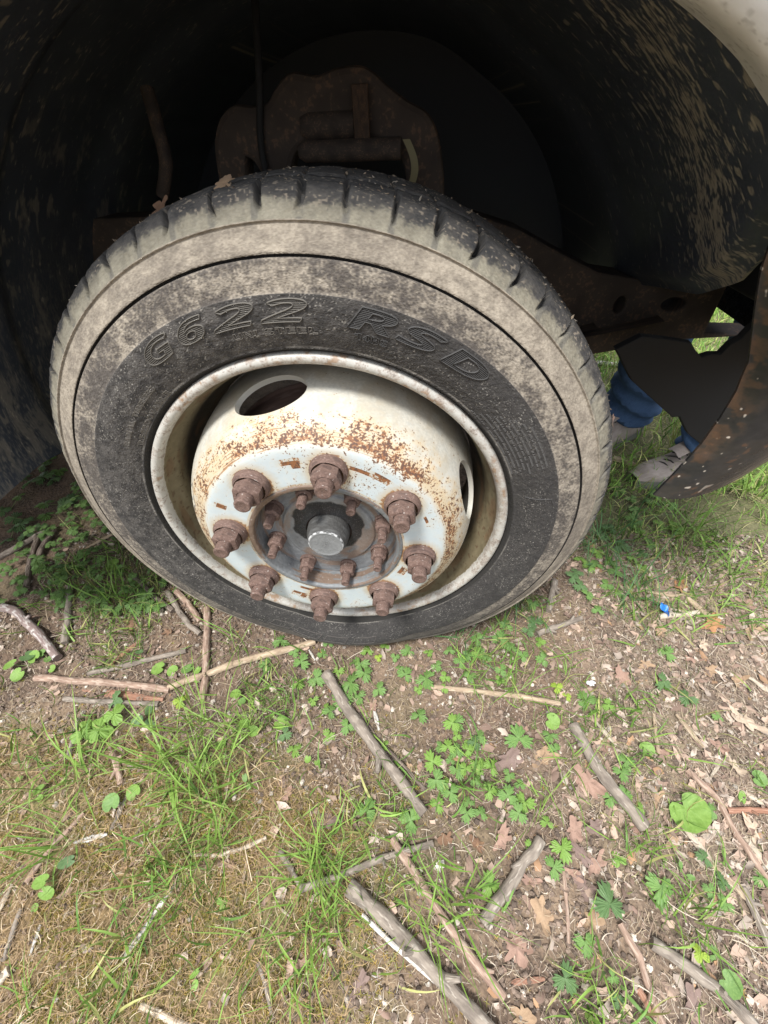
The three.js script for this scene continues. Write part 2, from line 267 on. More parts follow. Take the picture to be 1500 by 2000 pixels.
// rim, disc, hub --------------------------------------------------
{
  const rows = curve2([[.2630, -.014], [.2634, -.006], [.2618, .0005], [.2575, .0028], [.2528, .0015], [.2498, -.0028], [.2484, -.010], [.2474, -.020], [.2440, -.030], [.2395, -.040], [.2365, -.055], [.2335, -.075], [.2275, -.092], [.2235, -.105], [.2222, -.13], [.2225, -.15], [.233, -.17], [.243, -.2], [.252, -.22]], 72);
  const S = rows[rows.length - 1][2], lipEnd = rows.find((q) => q[1] < -0.009 && q[0] < 0.25)[2], gut = rows.find((q) => q[1] < -0.058 && q[0] < 0.25)[2];
  const rmap = dtex(2048, 256, (u, v) => {
    const s = v * S, n = fbm(u * 200, s * 160, 51, 3, 200), b = fbm(u * 18, s * 30, 52, 3, 18), f = vn(u * 1300, s * 800, 53, 1300), deg = u * 360;
    if (s < lipEnd + 0.004 * (n - 0.5)) { // chipped white lip
      let c = mix3([0.38, 0.365, 0.325], [0.55, 0.535, 0.49], n); const wear = sst(0.50, 0.66, n * 0.6 + f * 0.25 + b * 0.3 + 0.05 * Math.cos((deg - 320) / 57.3));
      c = mix3(c, [0.30, 0.25, 0.205], wear * 0.72); c = mix3(c, [0.13, 0.10, 0.085], sst(0.66, 0.74, f * 0.5 + n * 0.5) * 0.6); return mix3(c, [0.27, 0.15, 0.07], sst(0.62, 0.7, n) * sst(0.55, 0.68, b) * 0.6);
    }
    let c = mix3([0.125, 0.100, 0.058], [0.25, 0.21, 0.13], n * 0.6 + b * 0.5); // paint under a brown film, streaky round the gutter
    const band = sst(gut - 0.012, gut + 0.004, s + 0.006 * (b - 0.5)); c = mix3(c, [0.040, 0.034, 0.028], band * clamp(0.72 + 0.7 * (b - 0.4)));
    c = mix3(c, [0.17, 0.10, 0.055], sst(0.5, 0.66, fbm(u * 34, s * 60, 54, 3, 34)) * 0.6);
    return mix3(c, [0.10, 0.06, 0.035], sst(0.78, 0.88, vn(u * 420, s * 220, 55, 420)) * 0.7);
  });
  part('rim', spin(rows, 256), mat({ map: rmap, roughness: 0.42, metalness: 0.0, bumpMap: dtex(1024, 128, (u, v) => fbm(u * 200, v * 30, 56, 3, 200), false), bumpScale: 0.0006 }), wheel);
}
const FACE = 0.0415;
{
  const outer = curve2([[.1085, .0405], [.112, FACE], [.130, FACE], [.150, FACE], [.163, FACE], [.1705, .0402], [.1775, .0360], [.186, .0295], [.1965, .0190], [.2062, .0020], [.2128, -.0180], [.2175, -.0400], [.2200, -.0600], [.2212, -.0850], [.2218, -.105]], 46);
  const S = outer[outer.length - 1][2], sOf = (r) => outer.find((q) => q[0] >= r)[2];
  const skin = (a, s, off) => { // a point of the pressed disc: angle, arc along the profile, depth under the painted face
    let i = 1; while (i < outer.length - 1 && outer[i][2] < s) i++; const A = outer[i - 1], B = outer[i], t = (s - A[2]) / (B[2] - A[2]), P0 = outer[Math.max(0, i - 2)], P3 = outer[Math.min(outer.length - 1, i + 1)];
    const tx = lerp(B[0] - P0[0], P3[0] - A[0], t), tz = lerp(B[1] - P0[1], P3[1] - A[1], t), l = Math.hypot(tx, tz), r = lerp(A[0], B[0], t) + tz / l * off, z = lerp(A[1], B[1], t) - tx / l * off;
    return [r * Math.cos(a), r * Math.sin(a), z, a / TAU, s / S, -tz / l, tx / l];
  };
  const sMid = outer.find((q) => q[1] < -0.0135 && q[0] > 0.2)[2], s0 = sOf(.186), hs = 0.0315, ha = 0.050 / 0.2115, T = 0.007, pieces = [];
  const withN = (nu, nv, f, sign) => { const g = grid(nu, nv, f), n = g.attributes.normal; for (let j = 0, k = 0; j <= nv; j++) for (let i = 0; i <= nu; i++, k++) { const q = f(i / nu, j / nv), a = Math.atan2(q[1], q[0]); n.setXYZ(k, sign * q[5] * Math.cos(a), sign * q[5] * Math.sin(a), sign * q[6]); }
    const ix = g.index.array, P = (k) => V().fromBufferAttribute(g.attributes.position, k), m = Math.floor(ix.length / 6) * 3, c = P(ix[m + 1]).sub(P(ix[m])).cross(P(ix[m + 2]).sub(P(ix[m]))); if (c.dot(V().fromBufferAttribute(n, ix[m])) < 0) for (let k = 0; k < ix.length; k += 3) { const t = ix[k]; ix[k] = ix[k + 1]; ix[k + 1] = t; }
    return g; };
  for (const off of [0, T]) {
    const sg = off ? -1 : 1; pieces.push(withN(200, 26, (u, v) => skin(u * TAU, s0 * v, off), sg));
    for (const d of [104.5, 14.5, -75.5, 194.5]) { // each quarter of the dome is laid out round its hand hole
      const ac = d * Math.PI / 180, q = Math.PI / 4, ph = []; for (let k = 0; k < 128; k++) ph.push(k / 128 * TAU);
      for (const [x, y] of [[q, S - sMid], [-q, S - sMid], [-q, s0 - sMid], [q, s0 - sMid]]) ph.push((Math.atan2(y / hs, x / ha) + TAU) % TAU);
      ph.sort((a, b) => a - b); ph.push(ph[0] + TAU);
      const at = (i, k) => { const c = ha * Math.cos(ph[i]), e = hs * Math.sin(ph[i]), m = Math.min(q / Math.max(1e-9, Math.abs(c)), (e > 0 ? S - sMid : sMid - s0) / Math.max(1e-9, Math.abs(e))), w = lerp(1, m, k); return [ac + c * w, sMid + e * w]; };
      const N = ph.length - 1; pieces.push(withN(N, 14, (u, v) => skin(...at(Math.round(u * N), v), off), sg));
      if (!off) pieces.push(grid(N, 3, (u, v) => { const p = at(Math.round(u * N), 0), b = skin(...p, v * T); b[3] = 0.30; b[4] = 0.90; return b; }));
    }
  }
  pieces.push(grid(120, 2, (u, v) => skin(u * TAU, 0, v * T)));
  const sFace = sOf(.1665), sBend = sOf(.176);
  const nutA = [80.6, 35.6, -9.4, -54.4, -99.4, -144.4, 170.6, 125.6];
  const ringR = (s) => { for (const q of outer) if (q[2] >= s) return q[0]; return 0.22; };
  const RUST1 = (u, v) => { // 0..1 rust, 0..1 yellow stain
    const s = v * S, r = ringR(s), deg = u * 360, x = r * Math.cos(u * TAU), y = r * Math.sin(u * TAU);
    const big = fbm(u * 22, s * 40, 61, 3, 22), md = fbm(u * 150, s * 140, 62, 3, 150), sm = fbm(u * 520, s * 480, 63, 2, 520), scr = fbm(u * 46, s * 900, 64, 3, 46);
    const bend = Math.exp(-Math.pow((s - sBend) / 0.011, 2)), dome = sst(sFace, sBend, s), far = sst(sBend + 0.02, sBend + 0.052, s);
    let d = 0.165 + 0.12 * bend + 0.17 * dome * (1 - far) - 0.13 * far + 0.40 * (big - 0.5) + 0.10 * sst(0.6, 1, 1 - Math.abs(((deg - 60 + 540) % 360) - 180) / 180);
    let rust = sst(0.59, 0.70, fbm(u * 900, s * 820, 67, 2, 900) * 0.30 + sm * 0.38 + md * 0.32 + (d - 0.30) * 0.62);
    rust = Math.max(rust, 0.7 * sst(0.66, 0.76, scr + 0.09 * bend + 0.03 * dome * (1 - far) - 0.03 + 0.14 * (md - 0.5)) * clamp(0.2 + 0.7 * bend + 0.6 * dome * (1 - far)) * sst(0.35, 0.55, big + 0.2 * bend));
    rust = Math.max(rust, sst(0.73, 0.80, fbm(u * 620, s * 560, 69, 2, 620)) * (0.25 + 0.75 * dome) * (1 - 0.75 * far) * sst(0.35, 0.5, big) * 0.85);
    let stain = clamp(sst(0.34, 0.62, md * 0.5 + big * 0.3 + bend * 0.35 + dome * 0.10) * (0.25 + 0.75 * dome) * (1 - 0.8 * far));
    for (const a of nutA) { const q = Math.hypot(x - 0.1378 * Math.cos(a * Math.PI / 180), y - 0.1378 * Math.sin(a * Math.PI / 180)) + 0.006 * (md - 0.5); stain = Math.max(stain, 0.9 * sst(0.040, 0.025, q)); rust = Math.max(rust, sst(0.0275, 0.0245, q) * 0.7); }
    // rust come up along stamped marks on the face
    for (const [a, rad, w, h] of [[99, .151, .013, .0035], [97, .146, .006, .003], [66, .149, .014, .0028], [55, .153, .012, .003], [-28, .128, .009, .005], [-112, .128, .013, .003], [-118, .146, .007, .004], [-113, .149, .005, .005], [-63, .15, .004, .002], [152, .155, .004, .006], [20, .155, .006, .002]]) {
      const A = a * Math.PI / 180, dx = x - rad * Math.cos(A), dy = y - rad * Math.sin(A), al = -dx * Math.sin(A) + dy * Math.cos(A), ra = dx * Math.cos(A) + dy * Math.sin(A);
      rust = Math.max(rust, sst(1.15, 0.85, Math.abs(al) / w + 0.5 * (sm - 0.5)) * sst(1.2, 0.8, Math.abs(ra) / h + 0.9 * (sm - 0.5)) * 0.9); stain = Math.max(stain, 0.5 * sst(2.2, 1, Math.hypot(al / w, ra / h)));
    }
    const bore = sst(0.1175, 0.1135, r + 0.004 * (md - 0.5)); stain = Math.max(stain, bore); rust = Math.max(rust, bore * sst(0.5, 0.6, md));
    return [rust, stain, dome, md, sm, big, x, y, far];
  };
  const memo = new Map(), RUST = (u, v) => { const k = Math.round(u * 4096) * 4096 + Math.round(v * 4096); let q = memo.get(k); if (!q) memo.set(k, q = RUST1(u, v)); return q; };
  const DH = 640;
  const dmap = dtex(2048, DH, (u, v) => {
    const [rust, stain, dome, md, sm, big, x, y, far] = RUST(u, v);
    let c = mix3([0.44, 0.50, 0.51], [0.54, 0.59, 0.59], clamp(md * 0.6 + big * 0.5)); c = mix3(c, mix3([0.47, 0.445, 0.375], [0.57, 0.55, 0.48], md), dome * 0.9);
    c = mix3(c, [0.34, 0.335, 0.30], far * 0.5 * sst(0.30, 0.65, sm * 0.6 + md * 0.4)); c = mix3(c, [0.36, 0.31, 0.22], dome * 0.35 * sst(0.45, 0.62, fbm(u * 60, 1.5 + (v * 4), 68, 3, 60))); // greyer flecks towards the rim, brown patches over the dome
    c = mix3(c, [0.50, 0.385, 0.225], stain * (0.50 + 0.45 * md)); c = mix3(c, [0.44, 0.26, 0.10], sst(0.1, 0.6, rust) * 0.65);
    c = mix3(c, mix3([0.235, 0.100, 0.042], [0.105, 0.055, 0.036], sst(0.45, 0.65, sm)), sst(0.35, 0.9, rust));
    // remains of a worn diamond-shaped sticker on the left of the dome
    const a = u * 360, px = (a - 163) / 8, py = (v * S - sOf(.1995)) / 0.0155, dd = Math.abs(px) + Math.abs(py);
    if (dd < 1.12 && a > 150 && a < 176) { if (dd > 0.92) c = mix3(c, [0.07, 0.07, 0.075], 0.85 * sst(0.35, 0.5, md + 0.1)); else { c = mix3(c, [0.66, 0.63, 0.52], 0.6); if (Math.abs(px - 0.25 * py) < 0.16 && Math.abs(py) < 0.45) c = mix3(c, [0.16, 0.17, 0.19], sst(0.4, 0.5, sm)); } }
    return c;
  });
  const dbump = dtex(1024, DH / 2, (u, v) => { const q = RUST1(u, v); return 0.4 + 0.25 * (q[3] - 0.5) - 0.3 * q[0] + 0.5 * q[0] * (q[4] - 0.3); }, false);
  const g = mergeGeometries(pieces);
  part('wheel_disc', g, mat({ map: dmap, bumpMap: dbump, bumpScale: 0.0007, roughness: 0.55 }), wheel);
}
{ // rust-brown steel for studs and nuts, greyer steel for the hub
  const rn = dtex(512, 512, (u, v) => { const a = fbm(u * 10, v * 10, 71, 4, 10, 10), b = fbm(u * 60, v * 60, 72, 3, 60, 60); let c = mix3([0.070, 0.042, 0.034], [0.195, 0.120, 0.092], a * 0.7 + b * 0.4); c = mix3(c, [0.30, 0.215, 0.18], sst(0.58, 0.72, b) * 0.35); c = mix3(c, [0.055, 0.035, 0.03], sst(0.6, 0.72, a) * 0.6); return mix3(c, [0.55, 0.50, 0.45], sst(0.93, 0.96, vn(u * 26, v * 26, 73, 26, 26)) * 0.6); });
  const rb = dtex(512, 512, (u, v) => 0.6 * fbm(u * 40, v * 40, 74, 3, 40, 40) + 0.4 * vn(u * 150, v * 150, 75, 150, 150), false);
  const rustM = mat({ map: rn, bumpMap: rb, bumpScale: 0.0006, roughness: 0.8 });
  function nutGeo(R, hBase, af, hHex, rs, hTop, sd) { // flanged hex nut with its stud: base at z = 0
    const gs = [], row = (pts, n = 32, b = 0, f = 1) => { const q = []; let s = 0; pts.forEach((p, i) => { if (i) s += Math.hypot(p[0] - pts[i - 1][0], p[1] - pts[i - 1][1]); q.push([p[0], p[1], s]); }); return grid(n, q.length - 1, (u, v, i, j) => { const a = u * TAU + b, w = q[j], k = 1 + 0.03 * (fbm(Math.cos(a) * 3 + 9, Math.sin(a) * 3 + w[1] * 90 + sd, sd, 2) - 0.5); return [w[0] * k * Math.cos(a), w[0] * k * Math.sin(a), w[1], u * f + sd * 0.13, w[2] / 0.05 + sd * 0.37]; }); };
    gs.push(row([[R, -0.002], [R, hBase * 0.38], [R * 0.97, hBase * 0.58], [R * 0.86, hBase * 0.82], [R * 0.84, hBase], [af * 0.6, hBase * 1.1]]));
    const hex = (z, k) => [k * af / 2 / Math.cos(Math.PI / 6), z], z0 = hBase * 0.9, z1 = hBase + hHex, rot = sd * 0.35;
    const hx = grid(48, 5, (u, v, i, j) => { const a = u * TAU, sec = ((a + rot) % (Math.PI / 3)) - Math.PI / 6, flat = (af / 2) / Math.max(Math.cos(sec), 0.867), rws = [[1, z0], [1, lerp(z0, z1, 0.75)], [0.985, lerp(z0, z1, 0.88)], [0.9, z1 - 0.0006], [0.78, z1 + 0.0004], [rs / (af / 2), z1 + 0.0006]], w = rws[j]; const rad = j >= 3 ? Math.min(flat, af / 2 * 1.08) * w[0] : (j === 5 ? rs : flat * w[0]); return [rad * Math.cos(a), rad * Math.sin(a), w[1], u + sd * 0.21, w[1] / 0.05 + 0.3 + sd * 0.11]; });
    gs.push(toCreasedNormals(hx, 0.5));
    const st = []; const n = Math.round((hTop - z1) / 0.0012); for (let k = 0; k <= n; k++) st.push([rs * (k % 2 ? 0.955 : 1), lerp(z1 - 0.001, hTop - 0.0015, k / n)]); st.push([rs * 0.9, hTop - 0.0004], [rs * 0.72, hTop], [rs * 0.55, hTop - 0.0008], [0.0002, hTop - 0.0010]);
    gs.push(row(st, 24, 0, 0.6));
    return mergeGeometries(gs.map((g) => { g = g.index ? g.toNonIndexed() : g; return g; }));
  }
  const big = [1, 2, 3, 4].map((i) => nutGeo(0.0242, 0.0105, 0.0335, 0.0165, 0.0108, 0.0425, i)), small = [5, 6, 7].map((i) => nutGeo(0.0135, 0.006, 0.0215, 0.0145, 0.0065, 0.0405, i));
  const put = (n, g, r, d, z, spinA) => { const o = part(n, g, rustM, wheel), a = d * Math.PI / 180; o.position.set(r * Math.cos(a), r * Math.sin(a), z); o.rotation.z = spinA; return o; };
  [80.6, 35.6, -9.4, -54.4, -99.4, -144.4, 170.6, 125.6].forEach((d, i) => put('lug_nut', big[i % 4], 0.1378, d, FACE + 0.0003, i * 1.3));
  [103.9, 58.9, 13.9, -31.1, -76.1, -121.1, -166.1, 148.9].forEach((d, i) => put('hub_nut', small[i % 3], 0.0858, d, 0.0122, i * 0.9 + 0.2));
  const steel = dtex(1024, 512, (u, v) => { const a = fbm(u * 14, v * 14, 76, 4, 14), b = fbm(u * 190, v * 16, 77, 3, 190); let c = mix3([0.12, 0.125, 0.125], [0.25, 0.26, 0.265], a * 0.6 + b * 0.4); c = mix3(c, [0.18, 0.115, 0.075], sst(0.47, 0.62, fbm(u * 10 + 3, v * 9, 78, 4, 10) + 0.2 * (b - 0.5)) * 0.85); return mix3(c, [0.42, 0.40, 0.37], sst(0.72, 0.84, b) * 0.4); });
  const sb = dtex(512, 256, (u, v) => fbm(u * 190, v * 16, 79, 3, 190), false);
  const sm = mat({ map: steel, bumpMap: sb, bumpScale: 0.0008, roughness: 0.6, metalness: 0.25 });
  const ring = curve2([[.1118, .030], [.1118, .0418], [.1110, .0432], [.1080, .0436], [.1050, .0428], [.1036, .0405], [.1026, .030], [.1020, .0125]], 24); part('hub_ring', spin(ring, 128, 0.06), sm, wheel);
  const pl = []; { const pts = [[.1022, .0122], [.0720, .0124], [.0705, .0128], [.0692, .0150], [.0672, .0162], [.0560, .0160], [.0400, .0152], [.0345, .0150]]; let s = 0; pts.forEach((p, i) => { if (i) s += Math.hypot(p[0] - pts[i - 1][0], p[1] - pts[i - 1][1]); pl.push([...p, s]); }); }
  const greasy = dtex(1024, 512, (u, v) => { const s = v * 0.07, r = 0.1022 - s * 0.97, b = fbm(u * 40, s * 160, 87, 3, 40), base = mix3(mix3([0.13, 0.135, 0.14], [0.25, 0.26, 0.265], fbm(u * 60, s * 300, 88, 3, 60)), [0.20, 0.135, 0.095], sst(0.44, 0.6, fbm(u * 12, s * 90, 89, 3, 12)) * 0.8); const deg = u * 360, up = 0.5 + 0.5 * Math.sin((deg) * Math.PI / 180), edge = 0.041 + 0.021 * up + 0.010 * (fbm(u * 18, 0.2, 90, 3, 18) - 0.5); const g = sst(edge + 0.002, edge - 0.002, r + 0.003 * (b - 0.5)); const pale = sst(0.012, 0.004, Math.abs(r - edge - 0.006)) * sst(0.0712, 0.069, r); let c = mix3(base, [0.30, 0.30, 0.29], pale * 0.45 * up); c = mix3(c, [0.016, 0.016, 0.017], g * 0.96); return mix3(c, [0.35, 0.34, 0.33], sst(0.84, 0.9, vn(u * 700, s * 1400, 92, 700)) * 0.5); });
  part('hub_plate', spin(pl, 96, 0.07), mat({ map: greasy, bumpMap: sb, bumpScale: 0.0006, roughness: 0.6, metalness: 0.15 }), wheel);
  const cap = curve2([[.0320, .013], [.0315, .022], [.0298, .032], [.0268, .0405], [.0254, .0432], [.0236, .0440], [.0205, .0434], [.0005, .0430]], 40);
  const capT = dtex(512, 256, (u, v) => { const b = fbm(u * 30, v * 30, 93, 4, 30), a = fbm(u * 6, v * 6, 94, 3, 6), top = sst(0.535, 0.575, v), rimv = sst(0.04, 0.01, Math.abs(v - 0.55)); let c = mix3(mix3([0.035, 0.034, 0.032], [0.085, 0.083, 0.078], b), mix3([0.15, 0.153, 0.15], [0.25, 0.254, 0.25], b * 0.6 + a * 0.4), Math.max(top, sst(0.55, 0.7, a) * 0.22)); return mix3(c, [0.5, 0.5, 0.49], rimv * sst(0.4, 0.6, b)); });
  part('hub_cap', spin(cap, 64), mat({ map: capT, bumpMap: sb, bumpScale: 0.0008, roughness: 0.95, metalness: 0 }), wheel);
  part('brake_drum', spin(curve2([[.02, .004], [.17, .004], [.178, -.004], [.18, -.09], [.185, -.095], [.17, -.1], [.05, -.1]], 30), 64), rustM, wheel);
}
// ---------------------------------------------------------------- body round the wheel
const WC = [0, 0.40], WR = 0.555; // centre and radius of the wheel well
{
  // the liner: an arched half-cylinder behind the opening, its front end cut to a curve
  const endDeg = (z) => z > -0.062 ? lerp(34.3, 38, (z + 0.062) / 0.12) : z > -0.152 ? lerp(26.2, 34.3, (z + 0.152) / 0.09) : z > -0.25 ? lerp(21.6, 26.2, (z + 0.25) / 0.098) : lerp(14, 21.6, (z + 0.6) / 0.35);
  const zIn = -0.935, zOut = 0.058, NU = 150, NV = 76;
  const f = (off) => (u, v) => {
    const z = lerp(zOut, zIn, v), a0 = endDeg(z), a1 = 180 + 1.2 + 6 * sst(-0.1, -0.35, z), d = lerp(a0, a1, u), a = d * Math.PI / 180;
    let R = WR + off + 0.004 * (fbm(d * 0.05, z * 8 + 30, 101, 3) - 0.5); R += 0.010 * sst(-0.20, -0.215, z) * sst(60, 75, d) - 0.012 * sst(-0.42, -0.52, z) ;
    const roll = sst(4, 0, d - a0) * 0.022; R += roll; // the rounded end lip turns outward
    return [WC[0] + R * Math.cos(a), WC[1] + R * Math.sin(a), z, d * Math.PI / 180 * WR, z];
  };
  const inn = grid(NU, NV, f(0)), out = grid(NU, NV, f(0.006));
  const edge = grid(NV, 1, (u, v) => { const q = f(v * 0.006)(0, u); return q; }), edge2 = grid(NV, 1, (u, v) => f(v * 0.006)(1, u));
  // mud flung up by the wheel: streaks along the direction of turning, thick in the middle of the front half
  const mud = dtex(2048, 1024, (u, v) => {
    const s = u * 1.8, d = s / WR * 57.2958, z = -0.62 + v * 0.72; // arc in metres, depth in metres
    const warp = 0.03 * (fbm(s * 9, z * 14, 111, 3) - 0.5), q = z + warp;
    const st = fbm(s * 70, q * 240, 112, 4), blob = fbm(s * 26, q * 60, 113, 4), drop = vn(s * 62, q * 150, 114), fineS = fbm(s * 150, q * 520, 115, 3);
    const band = Math.exp(-Math.pow((z + 0.165 - 0.06 * sst(30, 60, d)) / (0.055 + 0.02 * sst(35, 60, d)), 2)) * sst(72, 52, d);
    const lower = sst(60, 26, d);
    let m = sst(0.54, 0.68, st * 0.42 + blob * 0.18 + fineS * 0.40 + band * (0.13 + 0.10 * lower) - 0.075 + 0.02 * sst(-0.35, -0.1, z));
    const spray = 0.8 * sst(0.83, 0.89, drop + 0.12 * (st - 0.5)) * (sst(-0.46, -0.2, z)) * (d < 75 ? 1 : 0.75);
    const rear = sst(118, 140, d) * sst(0.56, 0.68, st * 0.3 + blob * 0.7 + 0.06 * sst(150, 178, d)) * 0.6; const drag = sst(140, 172, d) * sst(0.36, 0.66, fineS * 0.6 + blob * 0.4) * 0.38;
    m = clamp(Math.max(m, spray, rear * 0.9, drag));
    let c = mix3([0.034, 0.042, 0.056], [0.056, 0.066, 0.084], fbm(s * 40, z * 40, 116, 3));  // base lightened and blued, with lens haze put into the colour
    return mix3(c, mix3([0.20, 0.176, 0.138], [0.40, 0.355, 0.28], fineS), m * 0.85);
  });
  mud.wrapS = mud.wrapT = THREE.ClampToEdgeWrapping;
  const uvFix = (g) => { const t = g.attributes.uv; for (let i = 0; i < t.count; i++) t.setXY(i, t.getX(i) / 1.8, (t.getY(i) + 0.62) / 0.72); return g; };
  part('wheel_well_liner', mergeGeometries([inn, out, edge, edge2].map(uvFix)), mat({ map: mud, roughness: 0.5 }), truck);
}
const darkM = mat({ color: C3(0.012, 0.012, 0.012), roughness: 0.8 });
const grimeT = dtex(512, 512, (u, v) => { const a = fbm(u * 8, v * 8, 121, 4, 8, 8), b = fbm(u * 60, v * 60, 122, 3, 60, 60); return mix3(mix3([0.032, 0.024, 0.019], [0.075, 0.055, 0.042], a), [0.12, 0.075, 0.048], sst(0.55, 0.7, b * 0.6 + a * 0.4)); });
const grimeM = mat({ map: grimeT, roughness: 0.85 });
const uvBy = (g, k = 4) => { const p = g.attributes.position, t = new Float32Array(p.count * 2); for (let i = 0; i < p.count; i++) { t[2 * i] = (p.getX(i) + p.getZ(i) * 0.7) * k; t[2 * i + 1] = (p.getY(i) + p.getZ(i) * 0.6) * k; } g.setAttribute('uv', new THREE.BufferAttribute(t, 2)); return g; };
const slab = (pts, depth, z, bevel = 0.003, holes = []) => { const s = new THREE.Shape(pts.map((p) => new THREE.Vector2(p[0], p[1]))); for (const h of holes) { const q = new THREE.Path(); q.absellipse(h[0], h[1], h[2], h[3], 0, TAU, true); s.holes.push(q); } const g = new THREE.ExtrudeGeometry(s, { depth, bevelEnabled: bevel > 0, bevelSize: bevel, bevelThickness: bevel, bevelSegments: 2, curveSegments: 20 }); g.translate(0, 0, z); return uvBy(g); };
const smoothPts = (pts, n = 6) => new THREE.CatmullRomCurve3(pts.map((p) => V(p[0], p[1], 0)), true, 'centripetal').getPoints(pts.length * n).map((p) => [p.x, p.y]);
{
  // chassis rail with its lightening holes, running fore and aft behind the wheel
  part('chassis_rail', slab([[-2.4, 0.455], [-0.6, 0.455], [0.30, 0.452], [0.50, 0.442], [0.555, 0.452], [0.66, 0.470], [0.80, 0.474], [0.70, 0.476], [0.70, 0.60], [0.55, 0.575], [0.46, 0.590], [0.38, 0.625], [0.30, 0.662], [0.22, 0.685], [0.1, 0.70], [-2.4, 0.70]], 0.06, -0.515, 0.004, [[0.52, 0.535, 0.014, 0.020], [0.62, 0.535, 0.026, 0.016]]), grimeM, truck);
  part('chassis_rail', slab([[-2.4, 0.455], [0.70, 0.476], [0.70, 0.69], [-2.4, 0.74]], 0.06, -1.55, 0.004), grimeM, truck);
  // bracket that carries the bumper end
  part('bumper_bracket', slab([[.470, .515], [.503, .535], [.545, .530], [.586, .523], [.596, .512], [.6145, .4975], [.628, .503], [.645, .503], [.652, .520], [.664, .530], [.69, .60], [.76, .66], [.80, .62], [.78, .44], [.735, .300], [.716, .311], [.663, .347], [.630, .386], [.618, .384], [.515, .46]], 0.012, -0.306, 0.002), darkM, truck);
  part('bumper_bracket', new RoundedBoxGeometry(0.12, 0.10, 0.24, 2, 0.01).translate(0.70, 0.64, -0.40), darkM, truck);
  // things on the far side of the well: spring hanger, shock absorber, brake pot, brake hose, paper tag
  const hanger = smoothPts([[-.172, .70], [-.170, .765], [-.163, .80], [-.148, .821], [-.130, .830], [-.105, .828], [-.080, .832], [-.063, .846], [-.045, .857], [-.010, .853], [.020, .859], [.052, .858], [.079, .841], [.105, .826], [.133, .812], [.149, .780], [.152, .70], [.118, .70], [.112, .765], [.085, .795], [.04, .805], [-.03, .803], [-.058, .79], [-.075, .765], [-.092, .755], [-.115, .785], [-.132, .79], [-.142, .75], [-.142, .70]]);
  part('spring_hanger', slab(hanger, 0.03, -0.385, 0.008), grimeM, truck);
  part('shock_absorber', tube([V(-0.045, 0.787, -0.335), V(0.02, 0.786, -0.335), V(0.100, 0.785, -0.335)], (t) => 0.0125 * (t < 0.06 ? 0.6 + t * 6.7 : 1), 20, 8), grimeM, truck);
  part('brake_pot', tube([V(-0.040, 0.812, -0.352), V(0.035, 0.812, -0.352)], (t) => 0.0155 * Math.min(1, 0.75 + t * 3), 20, 6), grimeM, truck);
  part('clamp_strap', new RoundedBoxGeometry(0.022, 0.056, 0.004, 2, 0.0015).translate(0.047, 0.822, -0.334), mat({ map: grimeT, color: C3(1, 0.8, 0.6), roughness: 0.8 }), truck);
  { const t = grid(4, 14, (u, v) => { const y = lerp(0.795, 0.745, v), x = 0.103 + 0.010 * u + 0.012 * Math.sin(v * 2.6), z = -0.318 + 0.006 * Math.sin(v * 3); return [x, y, z + 0.002 * u, u, v]; }); part('cable_tag', t, mat({ color: C3(0.22, 0.19, 0.095), roughness: 0.7 }), truck); }
  part('brake_hose', tube([V(-0.085, 0.96, -0.40), V(-0.084, 0.90, -0.36), V(-0.089, 0.85, -0.345), V(-0.10, 0.79, -0.34), V(-0.09, 0.70, -0.33)], 0.005, 10, 5), darkM, truck);
  part('brake_hose', tube([V(-0.27, 0.86, -0.40), V(-0.262, 0.82, -0.38), V(-0.262, 0.78, -0.37), V(-0.285, 0.74, -0.37)], 0.010, 10, 5), grimeM, truck);
  part('axle', tube([V(0, 0.375, -0.06), V(0, 0.36, -0.4), V(0, 0.33, -1.0), V(0, 0.375, -1.9)], 0.045, 16, 4), grimeM, truck);
  part('leaf_spring', mergeGeometries([0, 1, 2].map((k) => grid(24, 1, (u, v) => [lerp(-0.62 + k * 0.12, 0.60 - k * 0.12, u), 0.445 - k * 0.011 + 0.07 * Math.pow(2 * u - 1, 2), lerp(-0.42, -0.50, v)]))), grimeM, truck);
  // floor, engine side and cab underside close the body over the wheel
  const innerM = mat({ color: C3(0.030, 0.036, 0.046), roughness: 0.6 }); // liner-like blue-black of the inner body, recess shade put into the colour
  part('engine_bay_panel', new RoundedBoxGeometry(1.66, 0.84, 0.03, 2, 0.008).translate(-0.12, 0.89, -0.94), innerM, truck);
  part('engine_bay_panel', new RoundedBoxGeometry(0.9, 0.42, 0.5, 3, 0.03).translate(0.25, 0.72, -1.22), innerM, truck);
}
